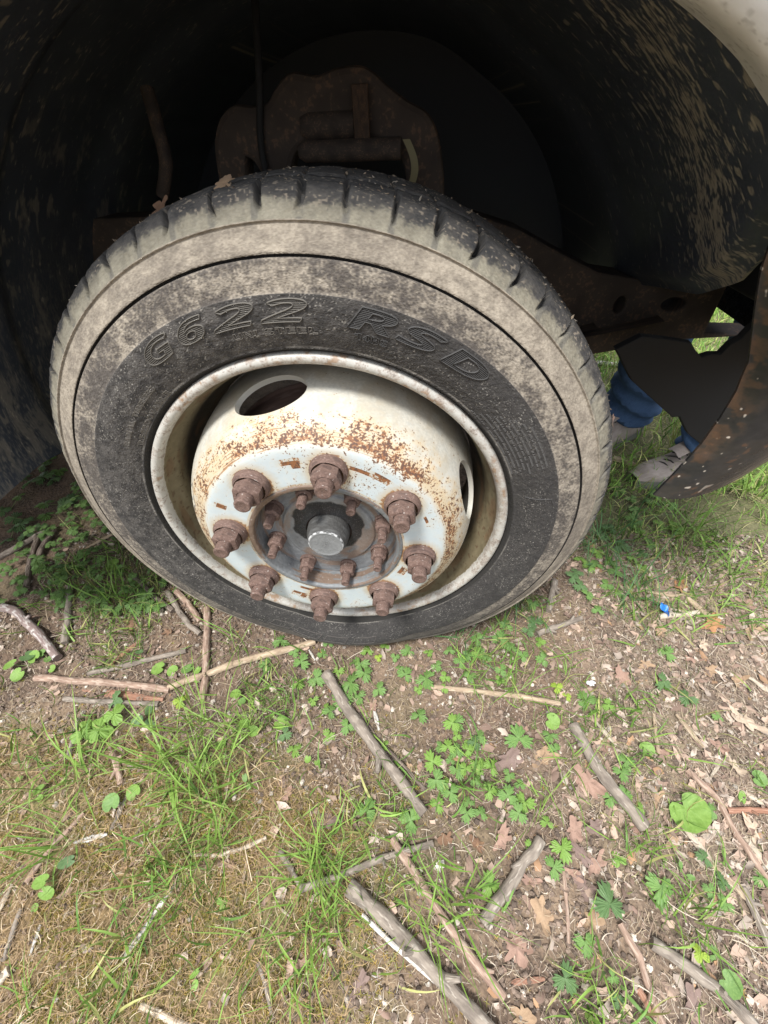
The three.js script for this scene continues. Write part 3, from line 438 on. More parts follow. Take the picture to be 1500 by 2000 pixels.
{
  // white fender: a rounded lip round the opening, then the flat outer skin, the bonnet top and the cab behind
  const lipR = (d) => d > 60 ? Math.min(0.536 + (d - 60) * 0.0012, 0.562) : d > 52 ? lerp(0.545, 0.536, (d - 52) / 8) : 0.545 + 0.012 * sst(52, 38, d);
  const sec = [[0.004, 0.018], [0.0, 0.045], [-0.002, 0.060], [0.002, 0.069], [0.012, 0.076], [0.030, 0.083], [0.055, 0.092], [0.085, 0.098], [0.14, 0.102], [0.22, 0.104]];
  const geo = grid(150, sec.length + 5, (u, v, i, j) => {
    const d = lerp(31, 184, u), a = d * Math.PI / 180, cx = Math.cos(a), sy = Math.sin(a);
    const base = (q) => [WC[0] + (lipR(d) + q[0]) * cx, WC[1] + (lipR(d) + q[0]) * sy, q[1]];
    if (j < sec.length) { const p = base(sec[j]); return [...p, d / 57.3 * 0.6, sec[j][0] + sec[j][1]]; }
    const p = base(sec[sec.length - 1]), t = (j - sec.length + 1) / 6; // out to a rectangle
    const k = Math.min((cx > 0 ? 0.72 : 1.02) / Math.max(Math.abs(cx), 1e-3), sy > 0 ? 0.92 / Math.max(sy, 1e-3) : 9), ex = clamp(WC[0] + k * cx, -1.02, 0.72), ey = Math.max(WC[1] + k * sy, 0.36);
    return [lerp(p[0], ex, t), lerp(p[1], ey, t), 0.104 - 0.03 * sst(0.5, 1, t), d / 57.3 * 0.6, 0.33 + t * 0.3];
  });
  const ft = dtex(1024, 512, (u, v) => { const s = v * 0.64, n = fbm(u * 90, v * 60, 131, 4, 90), b = fbm(u * 16, v * 14, 132, 3, 16), lip = 0.8 * sst(0.082, 0.055, s + 0.03 * (b - 0.5) + 0.02 * (n - 0.5)); let c = mix3([0.76, 0.77, 0.79], [0.83, 0.84, 0.85], n); c = mix3(c, mix3([0.40, 0.375, 0.335], [0.58, 0.56, 0.52], n), lip * 0.9); return mix3(c, [0.10, 0.08, 0.06], lip * sst(0.66, 0.76, fbm(u * 400, v * 190, 133, 3, 400)) * 0.5); });
  const uv = geo.attributes.uv; for (let i = 0; i < uv.count; i++) uv.setXY(i, uv.getX(i) / 2.0, uv.getY(i) / 0.64);
  part('fender', geo, mat({ map: ft, roughness: 0.35 }), truck);
  const white = mat({ color: C3(0.74, 0.75, 0.76), roughness: 0.35 });
  part('bonnet', new RoundedBoxGeometry(1.74, 0.10, 2.14, 4, 0.045).translate(-0.15, 1.345, -1.0), white, truck);
  part('grille_panel', new RoundedBoxGeometry(0.06, 0.50, 1.9, 3, 0.02).translate(0.69, 1.07, -1.0), white, truck);
  part('cab', new RoundedBoxGeometry(1.5, 1.95, 2.12, 5, 0.10).translate(-1.80, 1.38, -1.0), white, truck);
  part('fender_panel', new RoundedBoxGeometry(1.74, 0.86, 0.04, 3, 0.015).translate(-0.15, 0.93, -2.05), white, truck);
  part('cargo_body', new RoundedBoxGeometry(3.6, 2.3, 2.3, 4, 0.05).translate(-4.5, 1.95, -1.0), white, truck);
  const t = thing; // rear wheels of the truck stand out of sight; the front one on the far side
  const far = new THREE.Group(); far.name = 'front_wheel_001'; far.position.set(0, 0.375, -1.95); far.rotation.y = Math.PI; truck.add(far);
  part('tyre', spin(tyreRows.filter((q, i) => i % 4 === 0).map((q) => [Math.min(q[0], 0.374), q[1], q[2]]), 64, TS), mat({ color: C3(0.035, 0.034, 0.033) }), far);
  part('wheel_disc', spin(curve2([[.03, .03], [.16, .04], [.2, .01], [.222, -.1]], 16), 48), mat({ color: C3(0.5, 0.5, 0.47), roughness: 0.5 }), far);
}
{
  // black bumper end: a curved steel sheet wrapping back to the wheel opening, rusted along its rear edge
  const plan = new THREE.CatmullRomCurve3([V(.452, 0, -.004), V(.50, 0, .004), V(.56, 0, -.012), V(.625, 0, -.055), V(.69, 0, -.125), V(.735, 0, -.24), V(.755, 0, -.42), V(.76, 0, -1.0), V(.755, 0, -1.58), V(.66, 0, -1.88)], false, 'centripetal');
  const L = plan.getLength(), NU = 130, NV = 40;
  const RX = [[0, 0], [.1, .010], [.25, .022], [.35, .025], [.45, .025], [.55, .019], [.69, -.002], [.79, -.016], [1, -.03]]; // how the rear edge bows
  const rearX = (w) => { for (let i = 1; i < RX.length; i++) if (w <= RX[i][0]) return lerp(RX[i - 1][1], RX[i][1], (w - RX[i - 1][0]) / (RX[i][0] - RX[i - 1][0])); return -0.03; };
  const f = (off) => (u, v) => {
    const uu = Math.pow(u, 1.5), p = plan.getPointAt(uu), tg = plan.getTangentAt(uu), nx = -tg.z, nzz = tg.x; // outward
    const d = uu * L, bot = 0.432 + 0.068 * sst(0, 0.16, d) , top = 0.775 - 0.02 * sst(0.1, 0.4, d);
    const w = v, bulge = 0.040 * Math.pow(Math.sin(Math.PI * clamp(0.10 + w * 0.80)), 0.8) - 0.012;
    const back = sst(0.02, 0, d) * 0.012; // rolled rear edge
    const o = bulge * sst(-0.02, 0.12, d) * 1.0 + off - back * 0.5 + 0.0015 * (fbm(d * 40, w * 14, 141, 3) - 0.5);
    return [p.x - nx * o * -1 + rearX(w) * sst(0.13, 0, d), lerp(bot, top, w), p.z + (nzz > 0 ? 1 : -1) * Math.abs(nzz) * o, d, w * 0.34];
  };
  const a = grid(NU, NV, f(0)), b = grid(NU, NV, f(-0.004)), e1 = grid(NV, 1, (u, v) => f(-0.004 * v)(0, u)), e2 = grid(NU, 1, (u, v) => f(-0.004 * v)(u, 0)), e3 = grid(NU, 1, (u, v) => f(-0.004 * v)(u, 1));
  const bt = dtex(2048, 512, (u, v) => {
    const d = u * 1.2, y = v * 0.34, n = fbm(d * 110, y * 110, 142, 4), bl = fbm(d * 24, y * 24, 143, 3), edge = sst(0.034, 0.004, d + 0.05 * (bl - 0.5) + 0.02 * (n - 0.5) + 0.03 * sst(0.08, 0.0, y));
    let c = mix3([0.014, 0.015, 0.016], [0.030, 0.030, 0.030], n);
    c = mix3(c, [0.045, 0.038, 0.030], sst(0.45, 0.6, bl) * 0.3);
    const r = clamp(edge * sst(0.44, 0.6, n * 0.6 + bl * 0.4) + 0.7 * sst(0.69, 0.75, n * 0.5 + bl * 0.5 + 0.04 * sst(0.10, 0.0, d)));
    c = mix3(c, mix3([0.105, 0.056, 0.032], [0.055, 0.035, 0.024], fbm(d * 200, y * 200, 144, 2)), r * 0.9);
    const flake = sst(0.80, 0.84, vn(d * 170, y * 140, 145) * 0.75 + 0.25 * n) * sst(0.07, 0.01, d) + 0;
    return mix3(c, [0.50, 0.44, 0.37], clamp(flake) * 0.8);
  });
  const uvF = (g) => { const t = g.attributes.uv; for (let i = 0; i < t.count; i++) t.setXY(i, t.getX(i) / 1.2, t.getY(i) / 0.34); return g; };
  part('bumper', mergeGeometries([a, b, e1, e2, e3].map(uvF)), mat({ map: bt, roughness: 0.24, bumpMap: dtex(1024, 256, (u, v) => fbm(u * 130, v * 40, 147, 4), false), bumpScale: 0.0008 }), truck);
}
// ---------------------------------------------------------------- sticks, leaves and weeds on the ground
const photoAt = (x, y, up = 0) => { let p = onGround(x, y, 0); for (let i = 0; i < 3; i++) p = onGround(x, y, groundY(p.x, p.z) + up); return p; };
const mPerPx = (p) => p.clone().sub(camera.position).dot(CZ) * -1 / F; // metres that one pixel of the photograph spans there
const barkT = (a, b, c, sd) => dtex(128, 512, (u, v) => { const n = fbm(u * 8, v * 9, sd, 4, 8, 9), f = fbm(u * 34, v * 6, sd + 5, 3, 34, 6); let k = mix3(a, b, clamp(0.5 + 1.6 * (n - 0.5) + 0.8 * (f - 0.5))); return mix3(k, c, sst(0.55, 0.70, fbm(u * 22, v * 8, sd + 9, 4, 22, 8)) * 0.7); });
const barkB = dtex(128, 512, (u, v) => 0.35 * fbm(u * 20, v * 24, 160, 3, 20, 24) + 0.65 * fbm(u * 34, v * 5, 161, 3, 34, 5), false);
const BARK = {
  grey: [[.150, .122, .098], [.285, .238, .190], [.42, .37, .305], 151], pink: [[.21, .135, .098], [.36, .25, .185], [.46, .36, .28], 152], dark: [[.085, .062, .048], [.17, .13, .10], [.30, .25, .20], 153],
  lichen: [[.16, .115, .10], [.27, .205, .185], [.52, .49, .45], 154], pale: [[.43, .36, .27], [.60, .52, .41], [.36, .27, .19], 155], tan: [[.29, .21, .14], [.44, .34, .23], [.54, .45, .33], 156], red: [[.22, .105, .065], [.36, .19, .125], [.45, .28, .20], 157], white: [[.50, .47, .42], [.68, .65, .60], [.38, .33, .28], 158],
};
const barkM = {}; for (const k in BARK) { const b = BARK[k]; barkM[k] = mat({ map: barkT(...b), bumpMap: barkB, bumpScale: 0.0010, roughness: 0.92 }); }
const LM = []; // landmarks that labels may name: [x, y, words]
// [points in the photograph, width there in its pixels, bark, label, short name]
const STICKS = [
  [[[75, 1327], [150, 1331], [240, 1340], [335, 1349]], 15, 'pink', 'straight pinkish brown stick lying flat above the splintered bark strip', 'the straight pinkish stick'],
  [[[332, 1348], [400, 1322], [500, 1287], [618, 1256]], 14, 'tan', 'long slender tan stick running up from the pinkish stick to the tyre', 'the slender tan stick'],
  [[[128, 1366], [190, 1372], [260, 1376], [312, 1377]], 11, 'grey', 'smooth grey stick under the splintered bark strip', 'the smooth grey stick'],
  [[[405, 1192], [407, 1260], [402, 1320], [398, 1372]], 15, 'pink', 'upright looking peeled stick pointing from the tyre towards the camera', 'the peeled stick below the tyre'],
  [[[175, 1318], [250, 1302], [310, 1286], [366, 1274]], 10, 'grey', 'thin grey stick above the straight pinkish stick', 'the thin grey stick'],
  [[[-8, 1186], [38, 1198], [75, 1232], [118, 1292]], 19, 'lichen', 'crooked twig mottled with pale lichen at the left edge', 'the lichen twig'],
  [[[141, 1148], [139, 1180], [136, 1215], [131, 1258]], 14, 'grey', 'short weathered stick with a knob end right of the lichen twig', 'the knobbed stick'],
  [[[0, 1093], [35, 1075], [65, 1058], [92, 1042]], 13, 'grey', 'slanting grey stick under the dark weeds at the left edge', 'the slanting grey stick'],
  [[[78, 1094], [90, 1068], [110, 1040]], 12, 'dark', 'dark broken stick with a pale split end left of the tyre', 'the broken dark stick'],
  [[[54, 1152], [60, 1110], [72, 1070], [80, 1050]], 11, 'dark', 'dark twig left of the broken stick with the pale end', 'the dark twig'],
  [[[640, 1322], [680, 1385], [742, 1478], [826, 1592]], 24, 'grey', 'long grey brown stick pointing from below the tyre to the centre', 'the long grey stick'],
  [[[833, 1343], [920, 1352], [1010, 1362], [1092, 1376]], 11, 'tan', 'straight thin tan stick level below the right part of the tyre', 'the straight tan stick'],
  [[[1118, 1420], [1150, 1478], [1205, 1560], [1256, 1622]], 25, 'grey', 'thick brown stick with a pale broken end beside the large heart leaf', 'the thick brown stick'],
  [[[680, 1735], [760, 1800], [860, 1905], [985, 2040]], 31, 'grey', 'thickest smooth stick running out of the photo at the bottom', 'the thickest stick'],
  [[[708, 1786], [760, 1838], [815, 1885], [862, 1926], [920, 1990]], 11, 'white', 'thin whitish twig lying alongside the thickest stick', 'the whitish twig'],
  [[[590, 1734], [660, 1712], [750, 1678], [846, 1648]], 15, 'grey', 'grey stick between the big grass tuft and the thickest stick', 'the forked grey stick'],
  [[[548, 1664], [566, 1692], [580, 1716], [590, 1738]], 13, 'grey', 'short grey stick end leaning on the left of the big grass tuft', 'the short grey end'],
  [[[764, 1638], [800, 1688], [850, 1770], [940, 1890], [985, 1945]], 17, 'pink', 'long brown stick under the grass, right of the thickest stick', 'the long brown stick'],
  [[[1052, 1638], [1020, 1688], [985, 1740], [940, 1800]], 25, 'grey', 'dark grey stick with a bark collar between dead leaves and grass', 'the dark grey stick'],
  [[[1270, 1838], [1340, 1888], [1400, 1935], [1475, 2010]], 24, 'grey', 'thick grey stick with a flat broken end at the lower right', 'the lower right stick'],
  [[[1210, 1803], [1245, 1870], [1268, 1940], [1300, 2020]], 15, 'pink', 'slender reddish brown stick below the large toothed leaf', 'the slender reddish stick'],
  [[[1243, 1932], [1262, 1968], [1290, 2020]], 14, 'red', 'short red brown stick crossing under the slender reddish stick', 'the short red stick'],
  [[[1416, 1583], [1460, 1583], [1510, 1588]], 12, 'red', 'dark red stick lying level at the right edge', 'the dark red stick'],
  [[[1340, 1505], [1395, 1560], [1430, 1625], [1475, 1690], [1510, 1740]], 13, 'pink', 'bent pinkish cane crossing the red stick at the right edge', 'the bent pinkish cane'],
  [[[1450, 1735], [1475, 1790], [1500, 1860]], 14, 'grey', 'grey brown stick leaning at the right edge above the lower right stick', 'the right edge stick'],
  [[[1082, 1138], [1076, 1165], [1070, 1198]], 14, 'grey', 'short grey stick standing against the right foot of the tyre', 'the stick against the tyre'],
  [[[1048, 1242], [1090, 1227], [1135, 1210]], 12, 'grey', 'short slanting grey twig right of the stick against the tyre', 'the short slanting twig'],
  [[[55, 1722], [95, 1668], [130, 1628], [166, 1588]], 11, 'pink', 'thin pinkish stick threaded through grass at the left', 'the threaded stick'],
  [[[222, 1474], [232, 1500], [242, 1532]], 15, 'pink', 'small pink peg of wood above the round leaf', 'the pink peg'],
  [[[372, 1668], [425, 1672], [480, 1657], [522, 1636]], 8, 'pale', 'thin curved pale twig between moss and the big grass tuft', 'the curved pale twig'],
  [[[14, 1872], [28, 1828], [44, 1776]], 12, 'grey', 'grey twig on the moss near the left edge', 'the moss twig'],
  [[[-6, 1935], [8, 1915], [24, 1893]], 18, 'pale', 'stub of pale stick cut by the left edge near the bottom', 'the pale stub'],
  [[[348, 1160], [366, 1180], [392, 1218]], 13, 'pink', 'short pinkish stick tucked under the lower left of the tyre', 'the tucked pinkish stick'],
  [[[330, 1158], [350, 1195], [375, 1225], [392, 1242]], 12, 'grey', 'short grey stick left of the tucked pinkish stick', 'the tucked grey stick'],
  [[[262, 1130], [300, 1165], [340, 1198]], 11, 'dark', 'brown stick half buried beside the lower left of the tyre', 'the half buried stick'],
  [[[158, 1405], [146, 1445], [136, 1486]], 11, 'grey', 'short grey stick left of the bright clover', 'the short grey stick'],
  [[[1286, 1208], [1330, 1204], [1362, 1198]], 11, 'pale', 'pale stick under the blue scrap on the leaf litter', 'the short pale stick'],
  [[[1340, 1172], [1365, 1194], [1402, 1218]], 10, 'tan', 'thin tan stick slanting across litter right of the blue scrap', 'the thin tan stick'],
  [[[1270, 1160], [1310, 1166], [1352, 1163]], 8, 'tan', 'pale bent twig above the blue scrap', 'the pale bent twig'],
  [[[1275, 1395], [1280, 1440], [1284, 1475]], 8, 'tan', 'thin twig standing below the blue scrap, left of loose litter', 'the thin litter twig'],
  [[[505, 1880], [520, 1925], [535, 1990]], 9, 'grey', 'small grey twig among straw at the bottom left of the thickest stick', 'the small grey twig'],
  [[[275, 1965], [330, 1985], [395, 2010]], 12, 'pale', 'pale forked twig at the bottom edge on the moss', 'the bottom twig'],
  [[[1098, 1690], [1104, 1760], [1110, 1850]], 8, 'pink', 'thin upright looking twig between dead leaves and the toothed leaf', 'the thin twig'],
  [[[700, 1395], [735, 1440], [790, 1500], [830, 1545]], 8, 'dark', 'thin dark twig beside the long grey stick', 'the thin dark twig'],
  [[[1160, 713], [1195, 716], [1240, 711]], 9, 'white', 'pale bare twig on the grass beyond the truck, beside the jeans', 'the far twig'],
  [[[1196, 900], [1215, 906], [1240, 913]], 12, 'tan', 'pale stick end in the grass between tyre and shoe', 'the stick end'],
];
STICKS.forEach(([pts, w, bark, label, short], si) => {
  const raw = pts.map((p) => photoAt(p[0], p[1])), c0 = raw[Math.floor(raw.length / 2)], R = w * mPerPx(c0) / 2;
  const P = raw.map((p, i) => V(p.x - c0.x + rr(-1, 1) * R * 0.25, Math.max(groundY(p.x, p.z), i ? -1 : -1) + R * 0.72 - c0.y + rr(0, R * 0.3), p.z - c0.z + rr(-1, 1) * R * 0.25));
  const mids = []; P.forEach((p, i) => { mids.push(p); if (i < P.length - 1) mids.push(p.clone().lerp(P[i + 1], 0.5).add(V(rr(-1, 1) * R * 0.2, rr(0, 0.3) * R, rr(-1, 1) * R * 0.2))); });
  const k1 = rr(0.85, 1.05), k2 = rr(0.72, 0.95);
  const g = tube(mids, (t) => R * lerp(k1, k2, t) * (1 + 0.12 * Math.sin(t * 9 + si) * Math.sin(t * 23 + si * 3)), 10, 4, 0.22, si);
  const gs = [g]; for (let k = 0; k < (w > 10 ? 2 : 1); k++) { const t = rr(0.2, 0.85), i = Math.min(mids.length - 2, Math.floor(t * (mids.length - 1))), a = mids[i], dr = mids[i + 1].clone().sub(a).normalize(), out = V(rr(-1, 1), rr(0.1, 0.8), rr(-1, 1)).addScaledVector(dr, 0.8).normalize(), L = R * rr(1.3, 3.2); gs.push(tube([a.clone(), a.clone().addScaledVector(out, R * 0.9), a.clone().addScaledVector(out, L)], (q) => R * lerp(0.62, 0.3, q), 7, 3, 0.3, si + k)); } // knots and broken side shoots
  const o = part('stick', mergeGeometries(gs), barkM[bark], scene); o.position.copy(c0); tag(o, label, 'stick', 'sticks lying on the ground');
  const m = pts[Math.floor(pts.length / 2)]; LM.push([m[0], m[1], short]); if (pts.length > 3) { LM.push([pts[0][0], pts[0][1], short], [pts[pts.length - 1][0], pts[pts.length - 1][1], short]); }
});
LM.push([1340, 1580, 'the large heart leaf'], [620, 1670, 'the big grass tuft'], [1292, 1200, 'the blue scrap'], [197, 1405, 'the bright clover'], [850, 1250, "the tyre's foot"], [500, 1215, "the tyre's lower left"], [140, 1000, 'the left side of the tyre'], [265, 1550, 'the round leaf'], [1185, 1766, 'the large toothed leaf'], [1060, 1480, 'the pale pointed dead leaf'], [165, 1520, 'the spreading grass tuft']);
const usedLabels = new Set();
function placed(what, x, y) { // a label of its own: what it is and where, told by the nearest things one can find
  const near = LM.filter((l) => Math.hypot(l[0] - x, l[1] - y) > 8).map((l) => [Math.hypot(l[0] - x, l[1] - y), l]).sort((a, b) => a[0] - b[0]).slice(0, 14);
  const dir = (l) => { const dx = x - l[0], dy = y - l[1]; return Math.abs(dx) > 1.4 * Math.abs(dy) ? (dx > 0 ? 'right of' : 'left of') : Math.abs(dy) > 1.4 * Math.abs(dx) ? (dy > 0 ? 'below' : 'above') : (dy > 0 ? 'below and ' : 'above and ') + (dx > 0 ? 'right of' : 'left of'); };
  for (const [, l] of near) { const t = `${what} ${dir(l)} ${l[2]}`; if (!usedLabels.has(t) && t.split(' ').length <= 16) { usedLabels.add(t); return t; } }
  for (let a = 0; a < near.length; a++) for (let b = a + 1; b < near.length; b++) { const A = near[a][1][2], B = near[b][1][2]; if (A === B) continue; const t = `${what} between ${A} and ${B}`; if (!usedLabels.has(t) && t.split(' ').length <= 16) { usedLabels.add(t); return t; } }
  return what;
}
// leaf shapes: an outline in polar form round the stalk's end, cupped and veined
function leafGeo(outline, cup, sd, rings = 3, fold = 0.05) {
  const n = outline.length, pos = [0, 0, 0], uv = [0.5, 0.5], ix = [];
  for (let k = 1; k <= rings; k++) { const t = k / rings; outline.forEach(([x, y], i) => { const px = x * t, py = y * t, d = Math.hypot(px, py); pos.push(px, cup * d * d + fold * t * Math.sin(i * 1.9 + sd) + 0.06 * (fbm(px * 3 + sd * 7, py * 3, sd, 2) - 0.5), py); uv.push(0.5 + px * 0.5, 0.5 + py * 0.5); }); }
  for (let i = 0; i < n; i++) { const j = (i + 1) % n; ix.push(0, 1 + j, 1 + i); for (let k = 0; k < rings - 1; k++) { const a = 1 + k * n; ix.push(a + i, a + j, a + n + i, a + j, a + n + j, a + n + i); } }
  const g = new THREE.BufferGeometry(); g.setAttribute('position', new THREE.Float32BufferAttribute(pos, 3)); g.setAttribute('uv', new THREE.Float32BufferAttribute(uv, 2)); g.setIndex(ix); g.computeVertexNormals(); return g;
}
function lobed(sd) { // three leaflets, each cut into toothed lobes
  const o = []; for (let i = 0; i < 84; i++) { const a = (i / 84) * 360, b = (a + 150) % 360 - 150; let r = 0.14; for (const c of [0, 108, -108]) { const d = Math.abs(((b - c + 540) % 360) - 180); const lobe = Math.max(0, 1 - Math.pow(d / 51, 2.8)); const t = 0.66 + 0.34 * Math.pow(Math.abs(Math.cos((b - c) * 0.047 * Math.PI)), 0.8) - 0.10 * (i % 2); r = Math.max(r, (0.16 + (c ? 0.80 : 0.86) * Math.pow(lobe, 0.45)) * t); } r *= 1 + 0.10 * (vn(i * 0.7, sd, 7) - 0.5); const q = a * Math.PI / 180; o.push([Math.sin(q) * r, -Math.cos(q) * r]); } return leafGeo(o, -0.16, sd);
}
const heart = (sd, w = 1) => { const o = []; for (let i = 0; i < 40; i++) { const t = i / 40 * TAU, r = 0.70 + 0.34 * Math.pow(0.5 + 0.5 * Math.cos(t), 2.4) + 0.10 * Math.sin(Math.abs(t - Math.PI) * 1.2) - 0.48 * Math.exp(-Math.pow((t - Math.PI) / 0.36, 2)); const k = r * (1 + 0.025 * Math.cos(t * 14)); o.push([Math.sin(t) * k * w, -Math.cos(t) * k]); } return leafGeo(o, 0.14, sd, 4, 0.008); };
const clover = (sd) => mergeGeometries([0, 1, 2].map((k) => { const o = []; for (let i = 0; i < 22; i++) { const t = i / 22 * TAU, x = Math.sin(t) * 0.36, y = -0.42 - Math.cos(t) * 0.42 + 0.12 * Math.exp(-Math.pow(t / 0.35, 2)) + 0.12 * Math.exp(-Math.pow((t - TAU) / 0.35, 2)); o.push([x * (1 + 0.15 * Math.cos(t)), y]); } const g = leafGeo(o.map(([x, y]) => [x, y]), -0.2, sd + k); g.rotateY(k * TAU / 3 + 0.3); return g; }));
const dead = (sd) => { const o = []; const n = 46; for (let i = 0; i < n; i++) { const t = i / n * TAU, l = Math.cos(t * 5 + sd), r = (0.62 + 0.15 * Math.sign(l) * Math.pow(Math.abs(l), 0.7) * (0.4 + 0.6 * vn(sd, i * 0.15, 3)) + 0.42 * (vn(i * 0.45, sd * 3, 5) - 0.5)) * (1 + (0.15 + 0.25 * hash(sd, 3, 1)) * Math.cos(2 * t)); o.push([Math.sin(t) * r * 0.85, -Math.cos(t) * r]); } const g = leafGeo(o, 0, sd, 5); const p = g.attributes.position; for (let i = 0; i < p.count; i++) { const x = p.getX(i), z = p.getZ(i); p.setY(i, 0.30 * x * x * Math.sin(sd * 2.1 + z * 1.5) + 0.45 * (fbm(x * 2.6 + sd * 5, z * 2.6, 8, 3) - 0.5) + 0.10 * Math.cos(z * 3 + sd) + (Math.hypot(x, z) > 0.4 ? 0.42 * sst(0.5, 1.1, Math.hypot(x, z)) * Math.abs(Math.sin(sd + Math.atan2(x, z))) : 0)); } g.computeVertexNormals(); return g; };
const leafT = (a, b, vein) => dtex(256, 256, (u, v) => { const x = u - 0.5, y = v - 0.5, r = Math.hypot(x, y), ang = Math.atan2(x, -y), n = fbm(u * 20, v * 20, 171, 3); const w = Math.abs((((ang + r * 1.4 * Math.sign(ang)) / (Math.PI / 4)) % 1 + 1.5) % 1 - 0.5) * r; let c = mix3(a, b, clamp(n * 1.3 - 0.1)); return mix3(c, vein, sst(0.012, 0.004, w) * 0.3 * sst(0.02, 0.1, r)); });
const leafMat = (a, b, v, tr = 0.22) => new THREE.MeshPhysicalMaterial({ map: leafT(a, b, v), side: THREE.DoubleSide, roughness: 0.55, transmission: tr, thickness: 0, ior: 1.35 });
const GREEN = [leafMat([.11, .215, .055], [.19, .315, .085], [.27, .39, .14]), leafMat([.150, .270, .045], [.230, .370, .080], [.30, .44, .15]), leafMat([.085, .160, .055], [.135, .225, .085], [.20, .30, .13]), leafMat([.24, .35, .035], [.34, .45, .07], [.4, .5, .15])];  // third is a darker green that puts shade into the shaded weeds
const stemM = mat({ color: C3(0.20, 0.26, 0.09), roughness: 0.7 });
const GEO = { lobed: [1, 2, 3, 4].map(lobed), heart: [1, 2].map((s) => heart(s, 1.12)), round: [3, 4, 5].map((s) => heart(s, 0.95)), clover: [1, 2, 3].map(clover), oval: [6, 7].map((s) => heart(s, 0.6)) };
const stalk = tube([V(0, -1, 0), V(0.03, -0.5, 0.02), V(0, 0, 0)], 0.035, 5, 2);
const KIND = { lobed: ['lobed green weed', 'weed'], heart: ['large smooth heart-shaped green leaf', 'leaf plant'], round: ['small round green leaf', 'leaf plant'], clover: ['bright green clover with rounded leaflets', 'clover'], oval: ['plant with oval green leaves', 'leaf plant'] };
function weed(x, y, px, kind, tone, leaves, words) {
  const up = px * 0.00022, p = photoAt(x, y, up * 0.6), m = mPerPx(p), size = px * m * (kind === 'round' || kind === 'oval' ? 0.50 : 0.62);
  const t = thing(kind === 'lobed' ? 'lobed_weed' : kind === 'clover' ? 'clover_plant' : 'leaf_plant', placed(words || KIND[kind][0], x, y), KIND[kind][1], [p.x, groundY(p.x, p.z), p.z], kind === 'lobed' ? 'lobed weeds growing on the bare soil' : undefined);
  const H = Math.max(0.006, up);
  for (let k = 0; k < leaves; k++) {
    const a = k / leaves * TAU + rr(0, 2), d = leaves > 1 ? size * rr(0.5, 0.95) : 0, s = leaves > 1 ? size * rr(0.55, 0.75) : size, h = H * rr(0.8, 1.6) + (k % 2) * 0.004;
    const o = part('leaf', GEO[kind][Math.floor(rnd() * GEO[kind].length)], GREEN[k && rnd() < 0.25 ? (tone + 1) % 3 : tone], t); o.scale.set(s * rr(0.9, 1.1), s * rr(0.8, 1.5), s * rr(0.9, 1.1)); o.position.set(Math.cos(a) * d, h, Math.sin(a) * d); o.rotation.set(kind === 'heart' ? 0.12 : rr(-0.32, 0.32), kind === 'heart' ? Math.PI + 0.5 : rr(0, TAU), rr(-0.32, 0.32), 'YXZ');
    const st = part('stem', stalk, stemM, t); st.scale.set(s * 0.8, h + 0.004, s * 0.8); st.position.copy(o.position); st.rotation.set(0, 0, 0);
    if (d) { const q = V(Math.cos(a) * d, h, Math.sin(a) * d), L = q.length(); st.scale.set(0.018, L, 0.018); st.quaternion.setFromUnitVectors(V(0, 1, 0), q.clone().normalize()); }
  }
}
